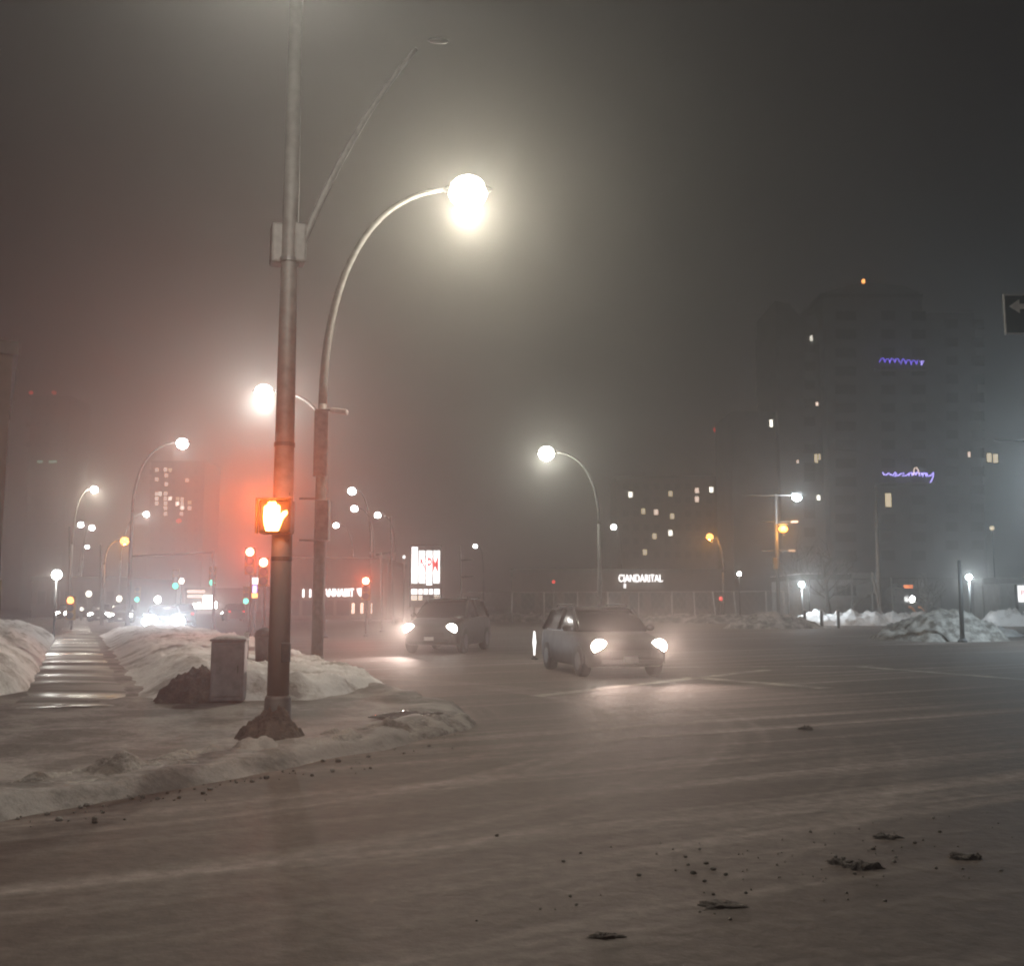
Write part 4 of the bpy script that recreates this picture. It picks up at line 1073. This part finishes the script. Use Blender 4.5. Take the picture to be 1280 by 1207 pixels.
# ------------------------------------------------------------------ fences, bollards, tree
def fence(label, x0, x1, d0, d1, tops, posts_px, mat='wire', name='wire_fence', mesh=True):
    a0 = P(x0, 765, d0); a1 = P(x1, 765, d1)
    root = thing(name, label, 'fence', (a0.x, a0.y, 0)); o = Vector((a0.x, a0.y, 0))
    def pt(px, z):
        t = (px - x0) / (x1 - x0); dd = d0 + (d1 - d0) * t
        return Vector((P(px, 765, dd).x, dd, z)) - o
    for px, lean in posts_px:
        MB().tube([pt(px, -.05), pt(px, tops) + Vector((lean, 0, 0))], .06, 8).build('post', mat, root, True)
    MB().tube([pt(x0, tops - .03), pt(x1, tops - .03)], .03, 6).build('top_rail', mat, root, True)
    if mesh:
        mb = MB(); n = int((a1 - a0).length / .55)
        for i in range(n):
            for s_ in (-1, 1):
                xa = x0 + (x1 - x0) * i / n; xb = xa + s_ * (x1 - x0) / n * 3.2
                xb2 = min(max(xb, x0), x1); f = (xb2 - xa) / (xb - xa) if xb != xa else 1
                mb.tube([pt(xa, .05), pt(xb2, .05 + (tops - .1) * f)], .006, 3, cap=False)
        mb.build('wire_mesh', mat, root)
    return root
fence('long wire mesh fence with thin posts behind far snow bank', 570, 985, 94, 86, 2.7, [(600, 0), (640, 0), (680, 0), (722, 0), (760, 0), (798, .05), (840, 0), (869, -.1), (895, -.25), (921, -.25), (958, 0), (980, 0)])
fence('tall goalpost-like steel fence before the pale low building', 986, 1231, 84, 84, P(1100, 722, 84).z, [(986, 0), (1012, .05), (1034, -.1), (1066, 0), (1091, 0), (1117, -.1), (1151, -.2), (1163, -.4), (1177, 0), (1230, 0)], 'steel', 'goalpost_fence', False)
proto = None
for lb, px in [('short dark bollard nearest the crossarm light pole', 1006), ('middle bollard of the three before bright snow bank', 1027), ('rightmost bollard of the three before bright snow bank', 1048)]:
    g = P(px, 773, 70)
    if proto is None:
        proto = thing('bollard', lb, 'bollard', (g.x, 70, 0), 0, 'bollards before the bright snow bank')
        MB().tube([(0, 0, 0), (0, 0, 1.15)], .11, 12).build('post', 'steel_dark', proto, True)
        MB().lathe([(.12, 1.15), (.12, 1.2), (.06, 1.25)], 12).build('cap', 'snow', proto, True)
    else:
        c_ = copy_tree(proto); c_.location = (g.x, 70, 0); c_['label'] = lb
def bare_tree(label, px, d, h, seed, lean=.1, group='bare trees'):
    g = P(px, 768, d); root = thing('bare_tree', label, 'tree', (g.x, d, 0), 0, group); r2 = random.Random(seed)
    tr = [Vector((lean * t * h * .4 + .1 * nz(t * 3, seed), .1 * nz(t * 3, seed + 9), t * h * .6)) for t in lin(0, 1, 6)]
    MB().tube(tr, [.20 - .10 * i / 6 for i in range(7)], 9).build('trunk', 'bark', root, True)
    mb = MB()
    def br(p, dr, ln, r, lv):
        pts = [p]; q = p.copy(); dd = dr.copy()
        for i in range(4):
            dd = (dd + Vector((r2.gauss(0, .18), r2.gauss(0, .18), .08 + r2.gauss(0, .1)))).normalized(); q = q + dd * ln / 4; pts.append(q.copy())
        mb.tube(pts, [r * (1 - .2 * i) for i in range(5)], 5)
        if lv:
            for i in range(5):
                b_ = pts[1 + i % 4]; nd = (dd + Vector((r2.gauss(0, .8), r2.gauss(0, .8), r2.gauss(.2, .5)))).normalized(); br(b_, nd, ln * .62, r * .5, lv - 1)
    for i in range(8):
        an = i * 2.4; p = tr[3 + i % 4]; br(p, Vector((math.cos(an) * .8, math.sin(an) * .8, .7)).normalized(), h * .38, .07, 2)
    mb.build('crown', 'bark', root)
bare_tree('bare leaning tree in front of the low pale building', 1038, 88, 6.5, 3, -.12)
bare_tree('bare shrub-like tree beside the dark soil heap', 1156, 81, 3.6, 6, .2)
bare_tree('bare tree right of the crossarm pole, behind its snow heap', 1000, 104, 7.5, 8, .05)

# ------------------------------------------------------------------ haze, added to imitate lens glare around the lamps
mb = MB().box((0, 215, 43), (560, 530, 88))
hz = mb.build('haze', 'snow'); tag(hz, kind='stuff'); hz['label'] = 'thin haze over the whole intersection, added to imitate lens glare'; hz['category'] = 'haze'
hm = bpy.data.materials.new('glare_haze'); hm.use_nodes = True; nt = hm.node_tree
for n in list(nt.nodes): nt.nodes.remove(n)
out = nt.nodes.new('ShaderNodeOutputMaterial'); pv = nt.nodes.new('ShaderNodeVolumePrincipled')
pv.inputs['Color'].default_value = (.90, .88, .86, 1); pv.inputs['Density'].default_value = HAZE_DENSITY; pv.inputs['Anisotropy'].default_value = HAZE_G
nt.links.new(pv.outputs['Volume'], out.inputs['Volume'])
hz.data.materials.clear(); hz.data.materials.append(hm); hz.display_type = 'WIRE'
